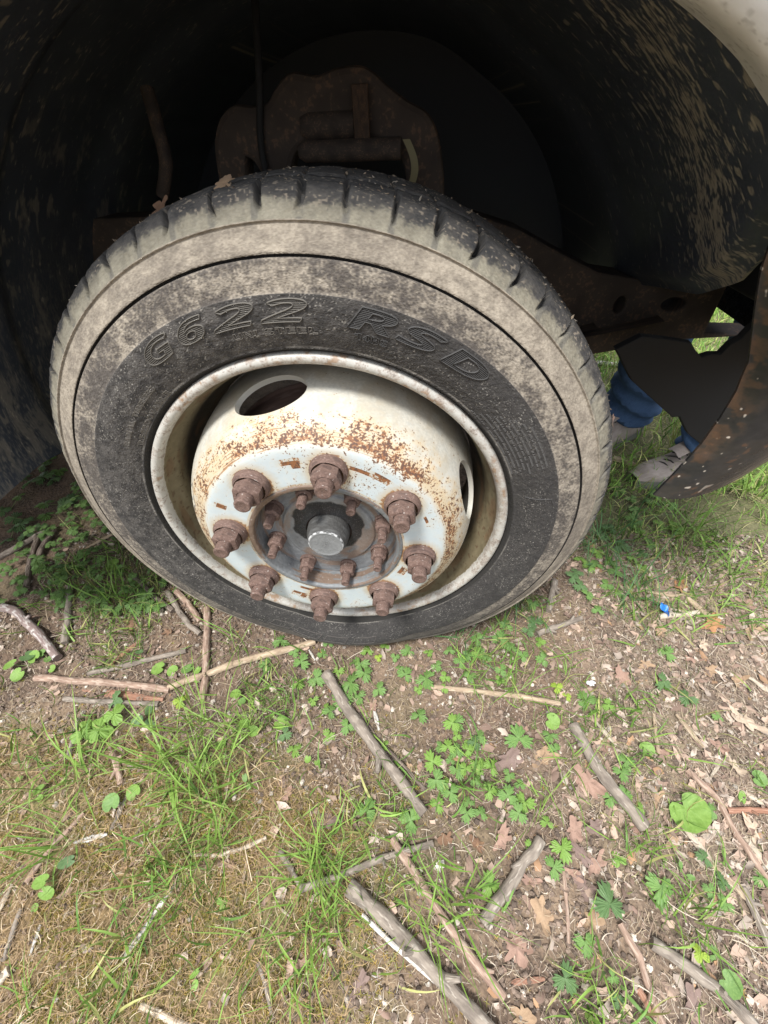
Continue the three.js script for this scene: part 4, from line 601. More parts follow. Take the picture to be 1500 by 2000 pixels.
// [x, y, width, kind, tone, leaves, words]
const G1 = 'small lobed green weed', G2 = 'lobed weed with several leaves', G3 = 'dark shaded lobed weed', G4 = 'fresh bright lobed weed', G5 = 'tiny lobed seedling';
for (const w of [
  [550, 1253, 30, 'lobed', 0, 1, G1], [630, 1277, 22, 'lobed', 0, 1, G5], [642, 1259, 22, 'lobed', 0, 1, G5], [717, 1273, 26, 'lobed', 1, 1, G4], [753, 1262, 18, 'lobed', 1, 1, G5], [798, 1272, 30, 'lobed', 0, 1, G1], [740, 1287, 16, 'lobed', 3, 1, G5], [703, 1299, 36, 'lobed', 0, 1, G1], [597, 1312, 46, 'lobed', 0, 2, G2], [583, 1336, 26, 'lobed', 1, 1, G1],
  [685, 1337, 46, 'lobed', 0, 1, 'neat lobed green leaf rosette'], [728, 1333, 52, 'lobed', 0, 2, G2], [792, 1320, 32, 'lobed', 0, 1, G1], [832, 1328, 40, 'lobed', 0, 1, G1], [667, 1370, 42, 'lobed', 0, 1, 'neat lobed green leaf rosette'], [620, 1384, 34, 'lobed', 1, 2, G2], [660, 1408, 44, 'lobed', 0, 3, G2], [890, 1412, 34, 'lobed', 0, 1, G1], [818, 1400, 36, 'lobed', 0, 1, G1], [548, 1412, 32, 'round', 1, 1, 'single bright crinkled leaf'], [560, 1450, 40, 'lobed', 1, 2, G4], [612, 1487, 22, 'round', 1, 2, 'pair of tiny round seedling leaves'], [752, 1457, 20, 'lobed', 1, 1, G5], [887, 1443, 44, 'lobed', 0, 2, G2], [855, 1508, 52, 'lobed', 0, 2, G2], [890, 1482, 50, 'lobed', 0, 2, G2], [937, 1480, 46, 'lobed', 1, 2, G4], [862, 1550, 40, 'lobed', 1, 2, G4], [896, 1572, 50, 'lobed', 0, 2, G2], [717, 1584, 40, 'lobed', 0, 1, 'neat lobed green leaf rosette'], [803, 1603, 42, 'lobed', 0, 1, 'neat lobed green leaf rosette'], [817, 1347, 20, 'lobed', 1, 1, G5], [463, 1372, 36, 'round', 0, 2, 'crinkled round green leaves'], [897, 1281, 36, 'lobed', 0, 2, G2], [918, 1304, 40, 'lobed', 0, 2, G2],
  [1012, 1446, 50, 'lobed', 0, 1, 'neat lobed green leaf rosette'], [936, 1472, 40, 'lobed', 1, 2, G4], [1082, 1452, 40, 'lobed', 0, 2, G2], [984, 1580, 54, 'lobed', 0, 2, G2], [1024, 1569, 36, 'lobed', 1, 1, G4], [956, 1546, 32, 'lobed', 1, 1, G4], [1216, 1538, 42, 'lobed', 0, 2, G2], [1220, 1490, 32, 'lobed', 0, 1, G1], [1260, 1464, 32, 'round', 1, 1, 'single fresh round leaf'], [1144, 1370, 34, 'lobed', 0, 1, G1], [1188, 1380, 24, 'lobed', 1, 1, G5], [1300, 1278, 34, 'lobed', 0, 1, G1], [1322, 1348, 48, 'lobed', 2, 2, G2], [1400, 1400, 26, 'lobed', 0, 1, G1], [1156, 1178, 36, 'lobed', 0, 2, G2], [988, 1238, 44, 'lobed', 0, 3, G2], [1040, 1200, 40, 'lobed', 2, 2, G3], [976, 1330, 20, 'lobed', 1, 1, G5], [1100, 1348, 30, 'lobed', 3, 2, G4],
  [1340, 1583, 60, 'heart', 1, 1, 'large glossy heart-shaped green leaf'], [1448, 1560, 28, 'oval', 1, 1, 'small glossy oval leaf'], [1388, 1582, 30, 'lobed', 0, 1, G1], [1476, 1521, 32, 'round', 0, 1, 'single broad leaf'], [1075, 1410, 34, 'round', 1, 1, 'curled bright green leaf'],
  [1097, 1657, 44, 'lobed', 1, 1, G4], [1080, 1695, 34, 'lobed', 0, 1, G1], [1067, 1608, 26, 'lobed', 1, 1, G5], [1036, 1656, 26, 'lobed', 1, 1, G5], [1207, 1678, 32, 'clover', 1, 1, 'small clover'], [1185, 1767, 64, 'lobed', 2, 1, 'large toothed dark green leaf'], [1288, 1735, 54, 'lobed', 0, 1, 'pale grey-green lobed leaf'], [1384, 1708, 46, 'lobed', 2, 2, G2], [1396, 1756, 40, 'lobed', 0, 2, G2], [1142, 1842, 38, 'lobed', 0, 1, G1], [1100, 1910, 44, 'lobed', 2, 1, G1], [1203, 1925, 40, 'lobed', 2, 2, G2], [1364, 1863, 32, 'clover', 3, 1, 'yellow green clover'], [1416, 1918, 46, 'round', 0, 1, 'single broad leaf'], [1485, 1716, 36, 'lobed', 0, 1, G1], [957, 1730, 44, 'lobed', 1, 1, G4], [1330, 1705, 26, 'oval', 0, 2, 'two small oval leaves'], [1395, 1865, 28, 'lobed', 0, 1, G1],
  [53, 1298, 50, 'round', 1, 4, 'bright weed with crowded round leaves'], [92, 1284, 26, 'round', 0, 2, 'pair of small round leaves'], [104, 1308, 18, 'round', 1, 1, 'tiny round leaf'], [197, 1406, 74, 'clover', 1, 4, 'large bright green clover plant'], [313, 1307, 32, 'round', 1, 1, 'single wavy round leaf'], [340, 1312, 26, 'round', 1, 1, 'single wavy round leaf'], [370, 1308, 26, 'round', 0, 1, 'single wavy round leaf'], [273, 1288, 28, 'oval', 1, 2, 'two small oval leaves'], [388, 1318, 26, 'round', 1, 2, 'pair of small round leaves'], [353, 1371, 28, 'lobed', 3, 1, G4], [265, 1550, 34, 'round', 1, 1, 'single bright round leaf with a notch'], [222, 1572, 36, 'round', 0, 1, 'darker round leaf'], [92, 1548, 34, 'oval', 1, 2, 'two small oval leaves'], [40, 1521, 16, 'round', 1, 1, 'tiny round leaf'], [433, 1453, 24, 'round', 1, 1, 'tiny round leaf'], [285, 1410, 44, 'oval', 2, 3, 'grey green plant with narrow leaves'],
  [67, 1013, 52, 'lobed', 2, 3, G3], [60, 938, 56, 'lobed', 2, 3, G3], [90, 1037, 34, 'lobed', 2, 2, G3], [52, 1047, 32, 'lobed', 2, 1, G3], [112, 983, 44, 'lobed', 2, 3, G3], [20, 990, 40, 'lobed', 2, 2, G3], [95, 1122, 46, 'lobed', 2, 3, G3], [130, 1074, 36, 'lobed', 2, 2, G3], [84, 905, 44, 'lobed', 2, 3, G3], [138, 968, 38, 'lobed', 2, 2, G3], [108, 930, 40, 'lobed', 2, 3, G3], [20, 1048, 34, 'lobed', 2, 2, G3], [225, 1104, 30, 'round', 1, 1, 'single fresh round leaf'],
  [117, 1716, 56, 'oval', 1, 3, 'seedling with three broad leaves on the moss'], [380, 1914, 34, 'oval', 1, 2, 'two small oval leaves'], [436, 1764, 26, 'clover', 1, 1, 'small clover'], [485, 1527, 26, 'oval', 0, 2, 'two small oval leaves'], [70, 1775, 18, 'round', 1, 1, 'tiny round leaf'],
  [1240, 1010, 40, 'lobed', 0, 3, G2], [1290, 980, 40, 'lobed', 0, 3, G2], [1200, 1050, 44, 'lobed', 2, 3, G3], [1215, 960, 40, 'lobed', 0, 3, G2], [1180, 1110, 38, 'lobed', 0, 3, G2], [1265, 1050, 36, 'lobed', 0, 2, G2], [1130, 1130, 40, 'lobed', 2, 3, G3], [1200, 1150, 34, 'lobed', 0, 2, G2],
  [575, 1275, 24, 'lobed', 0, 1, G5], [660, 1312, 26, 'lobed', 1, 1, G1], [770, 1300, 28, 'lobed', 0, 2, G2], [845, 1290, 30, 'lobed', 0, 2, G2], [870, 1335, 30, 'lobed', 1, 2, G4], [940, 1265, 36, 'lobed', 0, 3, G2], [960, 1300, 34, 'lobed', 0, 2, G2], [1010, 1275, 34, 'lobed', 0, 2, G2], [1045, 1240, 34, 'lobed', 1, 2, G4], [1060, 1290, 28, 'lobed', 0, 1, G1], [905, 1450, 34, 'lobed', 1, 2, G4], [870, 1470, 34, 'lobed', 0, 2, G2], [915, 1520, 36, 'lobed', 0, 2, G2], [935, 1440, 28, 'lobed', 0, 1, G1], [960, 1500, 30, 'lobed', 1, 1, G4], [1000, 1530, 34, 'lobed', 0, 2, G2], [925, 1585, 34, 'lobed', 0, 2, G2], [1190, 1560, 30, 'lobed', 0, 1, G1], [1235, 1575, 34, 'lobed', 1, 2, G4], [1170, 1505, 26, 'lobed', 0, 1, G1], [700, 1360, 30, 'lobed', 0, 1, G1], [640, 1440, 26, 'lobed', 1, 1, G5], [495, 1420, 34, 'round', 1, 2, 'crinkled round green leaves'], [520, 1300, 26, 'lobed', 0, 1, G1], [1250, 1095, 40, 'lobed', 1, 3, G4], [1150, 1090, 40, 'lobed', 1, 3, G4], [1300, 1030, 36, 'lobed', 1, 3, G4],
]) weed(...w);

// dead leaves and chips of wood, each one lying on its own
const deadT = dtex(256, 256, (u, v) => { const n = fbm(u * 9, v * 9, 181, 4, 9, 9), f = fbm(u * 50, v * 50, 182, 3, 50, 50); return mul3(mix3([0.62, 0.55, 0.5], [1, 0.95, 0.9], n * 0.7 + f * 0.4), 0.98); });
const DEAD = { pink: [.36, .245, .195], tan: [.40, .29, .19], mauve: [.235, .175, .155], pale: [.56, .47, .37], orange: [.44, .24, .12], brown: [.22, .135, .085], white: [.74, .72, .69] };
const deadM = {}; for (const k in DEAD) deadM[k] = mat({ map: deadT, color: C3(...DEAD[k]), roughness: 0.9 });
const deadG = Array.from({ length: 9 }, (_, i) => dead(i + 1));
for (const [x, y, px, c] of [
  [981, 1640, 50, 'pink'], [1120, 1622, 50, 'pink'], [1160, 1618, 46, 'mauve'], [1133, 1671, 44, 'mauve'], [1163, 1690, 50, 'pink'], [1141, 1734, 52, 'mauve'], [1056, 1785, 56, 'tan'], [1111, 1708, 38, 'pink'], [1034, 1719, 34, 'pink'], [1199, 1741, 30, 'pale'], [1155, 1798, 48, 'tan'], [1009, 1852, 66, 'pink'], [1350, 1962, 60, 'mauve'], [1020, 1984, 46, 'tan'], [1218, 1966, 28, 'pale'],
  [992, 1488, 60, 'mauve'], [1060, 1480, 52, 'tan'], [1146, 1528, 66, 'pink'], [1455, 1412, 60, 'pale'], [1432, 1496, 38, 'pale'], [1384, 1312, 34, 'tan'], [1388, 1224, 52, 'orange'], [1372, 1262, 34, 'pale'], [1296, 1472, 30, 'pink'], [1326, 1146, 38, 'orange'], [1212, 1324, 42, 'pink'], [1288, 1236, 30, 'tan'], [1240, 1620, 40, 'pink'], [1280, 1560, 34, 'tan'], [1180, 1460, 30, 'pink'],
  [562, 1553, 28, 'pink'], [637, 1602, 50, 'mauve'], [697, 1520, 20, 'pale'], [730, 1381, 24, 'pink'], [800, 1501, 22, 'tan'], [820, 1498, 20, 'pink'], [693, 1311, 24, 'pink'], [505, 1350, 22, 'pink'], [703, 1922, 46, 'mauve'], [857, 1692, 26, 'white'], [257, 1224, 34, 'brown'], [330, 1236, 24, 'brown'], [1445, 1180, 36, 'pink'], [1468, 1236, 40, 'tan'], [1408, 1160, 34, 'pink'], [1350, 1290, 30, 'pink'], [1440, 1330, 36, 'tan'], [1400, 1460, 34, 'pink'], [1260, 1300, 30, 'tan'], [1465, 1620, 36, 'pale'], [1310, 1640, 40, 'tan'], [930, 1650, 30, 'brown'], [590, 1880, 30, 'pink'], [450, 1690, 24, 'pink'], [1020, 1420, 30, 'pink'], [870, 1640, 34, 'brown'],
]) { const p = photoAt(x, y), o = part('dead_leaf', deadG[Math.floor(rnd() * 9)], deadM[c], scene), s = px * mPerPx(p) * 0.58; o.scale.set(s * rr(0.8, 1.1), s * rr(0.5, 1.1), s * rr(0.9, 1.2)); o.position.set(p.x, groundY(p.x, p.z) + 0.003 + s * 0.10, p.z); o.rotation.set(rr(-0.22, 0.22), rr(0, TAU), rr(-0.22, 0.22), 'YXZ'); tag(o, placed({ pink: 'dry pinkish brown dead leaf', tan: 'dry tan dead leaf', mauve: 'crumpled greyish brown dead leaf', pale: 'curled pale dead leaf', orange: 'orange brown dead leaf', brown: 'small dark brown dead leaf', white: 'bleached whitish dead leaf' }[c], x, y), 'dead leaf', 'dead leaves lying on the ground'); }
function chipGeo(sd) { // a split sliver with a ragged outline and long grain
  const g = grid(14, 4, (u, v) => { const w = 0.5 * Math.pow(Math.sin(Math.PI * clamp(u * 0.86 + 0.07)), 0.45) * (1 + 0.5 * (vn(u * 6, sd, 4) - 0.5)); return [(u - 0.5) * 2, 0.10 * Math.sin(v * Math.PI) + 0.12 * (vn(u * 5 + sd * 4, v * 5, sd) - 0.5), (v - 0.5) * w * 0.5, v * 0.9, u * 0.7]; });
  const h = g.clone(); const p = h.attributes.position; for (let i = 0; i < p.count; i++) p.setY(i, -0.07); return mergeGeometries([g, h]);
}
const chipG = [1, 2, 3, 4, 5].map(chipGeo);
for (const [x, y, len, ang, c, words] of [
  [235, 1358, 190, 4, 'red', 'splintered strip of reddish bark'], [246, 1276, 80, -40, 'red', 'split piece of red brown bark'], [235, 1586, 58, -66, 'grey', 'grey chip of weathered wood'], [72, 1836, 42, -72, 'white', 'whitish sliver of wood'], [43, 1640, 22, 30, 'white', 'whitish chip of wood'], [8, 1765, 56, -68, 'pale', 'pale sliver of wood'], [267, 1633, 26, -58, 'grey', 'small grey chip of wood'], [443, 1684, 34, -70, 'pale', 'small pale chip of wood'], [320, 1760, 62, -58, 'white', 'long whitish sliver of wood'], [272, 1832, 70, -56, 'white', 'long whitish sliver of wood'], [180, 1638, 60, -14, 'white', 'whitish sliver of wood'],
  [1180, 1432, 54, 50, 'pale', 'pale flat chip of wood'], [1396, 1504, 44, -52, 'pale', 'short pale stub of wood'], [1192, 1578, 44, -72, 'pink', 'pinkish chip of wood'], [1361, 1650, 92, 50, 'pale', 'broad pale strip of wood'], [1456, 1838, 44, 28, 'pale', 'pale flat chip of wood'], [670, 1583, 30, 15, 'pale', 'pale flat chip of wood'], [610, 1281, 26, 60, 'white', 'small white chip of wood'], [735, 1405, 44, 76, 'white', 'whitish sliver of wood'], [200, 1056, 62, -24, 'tan', 'tan shard of bark'], [100, 1174, 44, -20, 'tan', 'tan shard of bark'], [1362, 1436, 40, 45, 'pale', 'pale sliver of wood'], [1345, 1428, 64, 52, 'tan', 'tan sliver of wood'], [1490, 1345, 60, 34, 'pale', 'pale sliver of wood'], [1240, 1390, 40, 60, 'pink', 'pinkish chip of wood'], [1030, 1915, 66, -6, 'red', 'brown stub of bark'], [1470, 1560, 60, 30, 'pale', 'pale sliver of wood'], [1488, 1680, 90, 52, 'pale', 'long pale strip of wood'], [1420, 1720, 90, 46, 'tan', 'long tan strip of wood'], [480, 1700, 40, -80, 'tan', 'tan shard of bark'], [1330, 1195, 40, 10, 'pale', 'pale sliver of wood'], [1420, 1120, 44, 20, 'tan', 'tan sliver of wood'], [555, 1780, 30, 40, 'pale', 'small pale chip of wood'], [735, 1908, 18, 20, 'white', 'small white chip of wood'], [1120, 1560, 46, 20, 'pink', 'pinkish chip of wood'],
]) { const p = photoAt(x, y), a = ang * Math.PI / 180, q = photoAt(x + Math.cos(a) * 10, y + Math.sin(a) * 10), s = len * mPerPx(p) * 0.5, o = part('wood_chip', chipG[Math.floor(rnd() * 5)], barkM[c], scene); o.scale.set(s, Math.min(s, 0.028) * 0.7, Math.min(s, 0.03) * 0.95 + 0.25 * s); o.position.set(p.x, groundY(p.x, p.z) + 0.004, p.z); o.rotation.set(rr(-0.1, 0.1), Math.atan2(-(q.z - p.z), q.x - p.x), rr(-0.05, 0.05), 'YXZ'); tag(o, placed(words, x, y), 'wood chip', 'chips of wood and bark on the ground'); }
{ // small odd things
  const p = photoAt(1292, 1200), g = grid(6, 12, (u, v) => [0.006 * (u - 0.5) * (1 + Math.sin(v * 5)) * 1.6, 0.004 + 0.004 * Math.sin(u * 5 + v * 3) + 0.004 * Math.sin(v * 9), (v - 0.5) * 0.034]); const o = part('plastic_scrap', g, mat({ color: C3(0.03, 0.20, 0.62), roughness: 0.35 }), scene); o.position.copy(p).add(V(0, 0.014, 0)); tag(o, 'small crumpled scrap of bright blue plastic on the leaf litter', 'plastic scrap');
  const pp = photoAt(1150, 1334), fg = mergeGeometries([0, 1, 2, 3].map((k) => { const q = grid(3, 5, (u, v) => [(u - 0.5) * 0.007 * Math.sin(Math.PI * (0.15 + v * 0.8)), 0.003 * v, v * 0.010]); q.rotateY(k * 0.7 - 0.9); return q; })); const fo = part('petal_scrap', fg, mat({ color: C3(0.85, 0.85, 0.86), roughness: 0.6 }), scene); fo.position.copy(pp).add(V(0, 0.006, 0)); tag(fo, 'tiny white petals fallen right of the straight tan stick', 'petals');
  const on = (a, r, z, s, label, c, k) => { const o = part('dead_leaf', deadG[k], deadM[c], scene), A = a * Math.PI / 180; o.position.set((r + 0.001) * Math.cos(A), 0.375 + (r + 0.001) * Math.sin(A), z); o.scale.set(s, s * 0.25, s * 0.8); o.quaternion.setFromUnitVectors(V(0, 1, 0), V(Math.cos(A) * 0.9, Math.sin(A) * 0.9, 0.35).normalize()); tag(o, label, 'dead leaf', 'dead leaves lying on the tyre'); };
  on(110, 0.4085, -0.075, 0.020, 'brown dead leaf on top of the tyre, at the left', 'brown', 3); on(98, 0.407, -0.052, 0.020, 'brown dead leaf on top of the tyre, near the middle', 'tan', 5); on(23, 0.4055, -0.036, 0.012, 'scrap of brown leaf caught in a tread groove on the right', 'pink', 2);
}

// grass: blades bent over, in tufts of their own and as the thin cover between
function bladeGeo(len, w, bend, seg = 5, sd = 0) { const g = grid(2, seg, (u, v) => { const a = bend * v * v * 0.8 + bend * 0.25 * v, h = len * Math.sin(Math.max(0.05, v * (1 - 0.12 * Math.abs(bend)))) / Math.sin(1) * Math.cos(a * 0.75), x = len * v * Math.sin(a) * 0.9; return [x, Math.max(h, 0) + (Math.abs(u - 0.5) - 0.25) * w * 0.5, (u - 0.5) * w * (1 - Math.pow(v, 2.2)) + 0.03 * len * Math.sin(v * 4 + sd), u, v]; }); return g; }
const grassM = (a, b) => new THREE.MeshPhysicalMaterial({ map: dtex(32, 128, (u, v) => { const n = fbm(u * 12, v * 4, 191, 3); let c = mix3(a, b, clamp(n)); c = mix3([0.38, 0.36, 0.18], c, sst(0.0, 0.22, v)); return mix3(c, mul3(c, 1.25), sst(0.12, 0.02, Math.abs(u - 0.5)) * 0.6); }), side: THREE.DoubleSide, roughness: 0.5, transmission: 0.2, thickness: 0, ior: 1.35 });
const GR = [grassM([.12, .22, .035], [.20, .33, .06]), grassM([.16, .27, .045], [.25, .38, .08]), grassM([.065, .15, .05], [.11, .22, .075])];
function tuft(x, y, px, n, tone, label, lean = 0, up = 1) {
  const p = photoAt(x, y), L = px * 1.55 * mPerPx(p), t = []; 
  for (let i = 0; i < n; i++) { const len = L * (0.3 + 0.75 * Math.pow(rnd(), 1.3)), g = bladeGeo(len, rr(0.0011, 0.0036) * (0.5 + L * 3.2), rr(0.1, 0.8), 6, i); g.rotateZ(-rr(0.05, 1.3) / up); g.rotateY(rr(0, TAU) * (lean ? 0.45 : 1) + lean); g.rotateZ(rr(-0.25, 0.25)); g.rotateX(rr(-0.25, 0.25)); { const q = L * (rnd() < 0.3 ? 0.34 : 0.12); g.translate(rr(-1, 1) * q, -0.004, rr(-1, 1) * q); } t.push(g); }
  const o = part('grass_tuft', mergeGeometries(t), GR[tone], scene); o.position.set(p.x, groundY(p.x, p.z), p.z); tag(o, label, 'grass tuft', 'grass tufts'); LM.push([x, y, 'a grass tuft']);
}
tuft(622, 1690, 108, 64, 1, 'big tuft of fresh grass at the left of the thickest stick', 0, 1.3); tuft(165, 1522, 120, 46, 1, 'spreading tuft of grass with long low blades on the left soil', 0, 0.75); tuft(900, 1765, 150, 26, 0, 'tall upright tuft of broad grass blades right of the white leaf', 0, 1.8); tuft(838, 1812, 90, 28, 1, 'tuft of broad grass growing over the thickest stick', 0, 1); tuft(335, 1490, 130, 60, 1, 'dense patch of bright grass right of the bright clover', 0, 1.1);
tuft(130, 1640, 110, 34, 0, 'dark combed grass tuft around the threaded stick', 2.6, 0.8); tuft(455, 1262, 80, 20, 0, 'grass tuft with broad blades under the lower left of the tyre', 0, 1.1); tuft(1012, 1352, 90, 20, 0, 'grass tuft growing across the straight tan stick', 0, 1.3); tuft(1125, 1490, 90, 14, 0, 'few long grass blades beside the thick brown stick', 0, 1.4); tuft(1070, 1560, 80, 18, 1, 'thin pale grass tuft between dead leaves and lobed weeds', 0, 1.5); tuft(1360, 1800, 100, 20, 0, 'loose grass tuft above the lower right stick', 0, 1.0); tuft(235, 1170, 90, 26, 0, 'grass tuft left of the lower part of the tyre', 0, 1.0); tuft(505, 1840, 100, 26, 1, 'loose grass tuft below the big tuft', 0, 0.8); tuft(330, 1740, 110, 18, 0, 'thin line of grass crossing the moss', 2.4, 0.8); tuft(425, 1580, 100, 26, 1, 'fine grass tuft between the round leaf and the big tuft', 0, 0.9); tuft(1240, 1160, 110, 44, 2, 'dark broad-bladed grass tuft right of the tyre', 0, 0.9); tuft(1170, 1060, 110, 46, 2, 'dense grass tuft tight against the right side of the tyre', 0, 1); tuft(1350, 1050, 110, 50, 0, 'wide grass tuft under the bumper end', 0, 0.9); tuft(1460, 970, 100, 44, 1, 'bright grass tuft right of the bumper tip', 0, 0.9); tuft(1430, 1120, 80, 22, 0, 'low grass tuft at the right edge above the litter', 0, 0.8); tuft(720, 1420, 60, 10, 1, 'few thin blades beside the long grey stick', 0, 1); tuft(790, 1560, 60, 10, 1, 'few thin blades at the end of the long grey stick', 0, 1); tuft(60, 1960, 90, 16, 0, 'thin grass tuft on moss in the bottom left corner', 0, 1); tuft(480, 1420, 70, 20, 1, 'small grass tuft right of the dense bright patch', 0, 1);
tuft(400, 1420, 100, 50, 1, 'dense mat of bright grass below the end of the peeled stick', 0, 1); tuft(385, 1530, 100, 44, 1, 'strip of bright grass standing right of the round leaf', 0, 1.1); tuft(435, 1650, 80, 26, 0, 'thin strip of grass above the curved pale twig', 0, 1.1); tuft(640, 1800, 100, 40, 0, 'matted grass between the big tuft and the bottom edge', 0, 0.9); tuft(590, 1900, 100, 22, 1, 'long loose blades left of the whitish twig near the bottom', 0, 0.9); tuft(215, 1445, 60, 24, 0, 'low grass tuft just below the bright clover', 0, 0.9); tuft(705, 1590, 60, 12, 1, 'few upright blades above the big tuft', 0, 1.4); tuft(1105, 1310, 70, 16, 0, 'thin grass tuft above the right end of the straight tan stick', 0, 1.1); tuft(900, 1250, 70, 22, 2, 'grass tuft growing at the foot of the tyre, right of the bottom', 0, 1); tuft(1010, 1190, 70, 26, 2, 'dark grass tuft under the lower right of the tyre', 0, 1); tuft(1270, 1640, 60, 14, 0, 'sparse grass tuft under the large heart leaf', 0, 1.1);

function scatter(name, geos, m, n, dens, dress, box, label, category) {
  const col = new THREE.Color(), M = new THREE.Matrix4(), q = new THREE.Quaternion(), e = new THREE.Euler(), lists = geos.map(() => []);
  let tries = 0, made = 0; while (made < n && tries < n * 40) { tries++; const x = rr(box[0], box[1]), z = rr(box[2], box[3]); if (rnd() > dens(x, z)) continue; if (Math.abs(x) < 0.13 && z < 0.0 && z > -0.22) continue; lists[Math.floor(rnd() * geos.length)].push([x, z]); made++; }
  const root = geos.length > 1 ? new THREE.Group() : null; if (root) { root.name = numbered(name); scene.add(root); tag(root, label, category, null, 'stuff'); }
  geos.forEach((g, gi) => { const im = new THREE.InstancedMesh(g, m, lists[gi].length); im.name = root ? numbered(name + '_patch') : numbered(name); im.castShadow = im.receiveShadow = true; lists[gi].forEach(([x, z], i) => { const d = dress(x, z); e.set(d.rx || 0, d.ry ?? rr(0, TAU), d.rz || 0, 'YXZ'); q.setFromEuler(e); M.compose(V(x, groundY(x, z) + (d.y || 0), z), q, d.s.isVector3 ? d.s : V(d.s, d.s, d.s)); im.setMatrixAt(i, M); im.setColorAt(i, col.setRGB(...d.c)); }); (root || scene).add(im); tag(im, root ? undefined : label, root ? undefined : category, null, 'stuff'); });
}
const NEAR = [-0.85, 1.15, -0.34, 0.68];
const fibre = (k) => grid(1, 5, (u, v) => [Math.sin(v * k) / k, 0.10 * Math.sin(v * 3.1 + k), (1 - Math.cos(v * k)) / k + (u - 0.5) * 0.045, u, v]);
scatter('straw_litter', [fibre(0.3), fibre(1.1), fibre(2.1), fibre(-1.6)], mat({ color: 0xffffff, roughness: 0.8 }), 95000, (x, z) => clamp(0.24 + 0.76 * mossAt(x, z) + 0.35 * litterAt(x, z)), (x, z) => { const m = mossAt(x, z), k = rnd(), L = rr(0.006, 0.019) * (rnd() < 0.06 ? 2.6 : 1), b = rr(0.55, 1.1); return { s: V(L, L, Math.min(L, 0.018) * rr(0.6, 1.2)), y: rr(0.0005, 0.0055 + 0.004 * m), rx: rr(-0.4, 0.4), rz: rr(-0.2, 0.35), c: mul3((mossAt(x, z) > 0.35 ? (k < 0.5 ? [.40, .275, .145] : k < 0.88 ? [.27, .18, .10] : [.60, .49, .34]) : (k < 0.5 ? [.42, .33, .22] : k < 0.8 ? [.24, .175, .125] : [.60, .51, .40])), b) }; }, NEAR, 'dry straw and dead grass fibres strewn over the soil', 'straw');
scatter('moss', [mergeGeometries([0, 1, 2, 3].map((k) => { const g = bladeGeo(1, 0.16, 0.9, 2); g.rotateY(k * 1.7); return g; }))], mat({ color: 0xffffff, roughness: 0.9 }), 15000, (x, z) => mossAt(x, z) * sst(0.36, 0.58, fbm(x * 16, z * 16, 201, 3)) + 0.025 * sst(0.55, 0.7, fbm(x * 12, z * 12, 202, 3)), (x, z) => { const b = rr(0.7, 1.2); return { s: rr(0.004, 0.009), rx: rr(-0.4, 0.4), rz: rr(-0.4, 0.4), c: mul3(rnd() < 0.55 ? [.27, .25, .05] : [.40, .285, .085], b) }; }, NEAR, 'golden green moss carpeting the lower left ground', 'moss');
{ const ic = (sd) => { const g = new THREE.IcosahedronGeometry(1, 1), p = g.attributes.position; for (let i = 0; i < p.count; i++) { const x = p.getX(i), y = p.getY(i), z = p.getZ(i), k = 0.7 + 0.6 * vn(x * 2 + sd * 5, y * 2 + z * 3, sd); p.setXYZ(i, x * k, y * k * 0.7, z * k); } g.computeVertexNormals(); return g; };
  scatter('soil_crumbs', [ic(1), ic(2), ic(3)], mat({ color: 0xffffff, roughness: 0.95 }), 46000, (x, z) => (1 - 0.7 * mossAt(x, z)) * (0.25 + 0.75 * sst(0.4, 0.6, fbm(x * 10, z * 10, 203, 3))), (x, z) => { const s = 0.0008 + 0.0042 * Math.pow(rnd(), 4), b = rr(0.45, 1.35); return { s, y: s * 0.3, rx: rr(0, 6), c: mul3(rnd() < 0.89 ? [.195, .143, .108] : [.48, .42, .35], b) }; }, NEAR, 'loose crumbs of brown soil and grit', 'soil crumbs'); }
{ const fl = (sd) => { const n = 6 + sd % 4, o = []; for (let i = 0; i < n; i++) { const t = (i + 0.6 * hash(i, sd, 4)) / n * TAU, r = 0.35 + 0.9 * hash(i, sd, 6); o.push([Math.sin(t) * r, -Math.cos(t) * r * 0.75]); } return leafGeo(o, 0.25 * Math.sin(sd * 2), sd, 2); };
  scatter('leaf_litter', [1, 2, 3, 4, 5, 6, 7].map(fl), mat({ color: 0xffffff, roughness: 0.88 }), 15000, (x, z) => 0.14 + 0.86 * litterAt(x, z), (x, z) => { const s = 0.0020 + 0.011 * Math.pow(rnd(), 3.6), k = rnd(), b = rr(0.65, 1.15); return { s: V(s, s * rr(0.6, 1.8), s * rr(0.6, 1)), y: s * 0.3 + 0.001, rx: rr(-0.5, 0.5), rz: rr(-0.5, 0.5), c: mul3(k < 0.4 ? [.40, .285, .215] : k < 0.68 ? [.45, .365, .295] : k < 0.96 ? [.24, .16, .12] : [.42, .25, .14], b) }; }, NEAR, 'broken flakes of dead leaf and bark littering the soil', 'leaf litter'); }
const blades = [bladeGeo(1, 0.055, 0.2), bladeGeo(1, 0.045, 0.5), bladeGeo(1, 0.06, 0.9)];
const gw = new THREE.MeshPhysicalMaterial({ color: 0xffffff, side: THREE.DoubleSide, roughness: 0.5, transmission: 0.2, thickness: 0, ior: 1.35 });
const greenAt = (x, z) => { const k = rnd(), b = rr(0.7, 1.25); return mul3(k < 0.4 ? [.125, .235, .045] : k < 0.8 ? [.22, .345, .07] : [.38, .38, .14], b); };
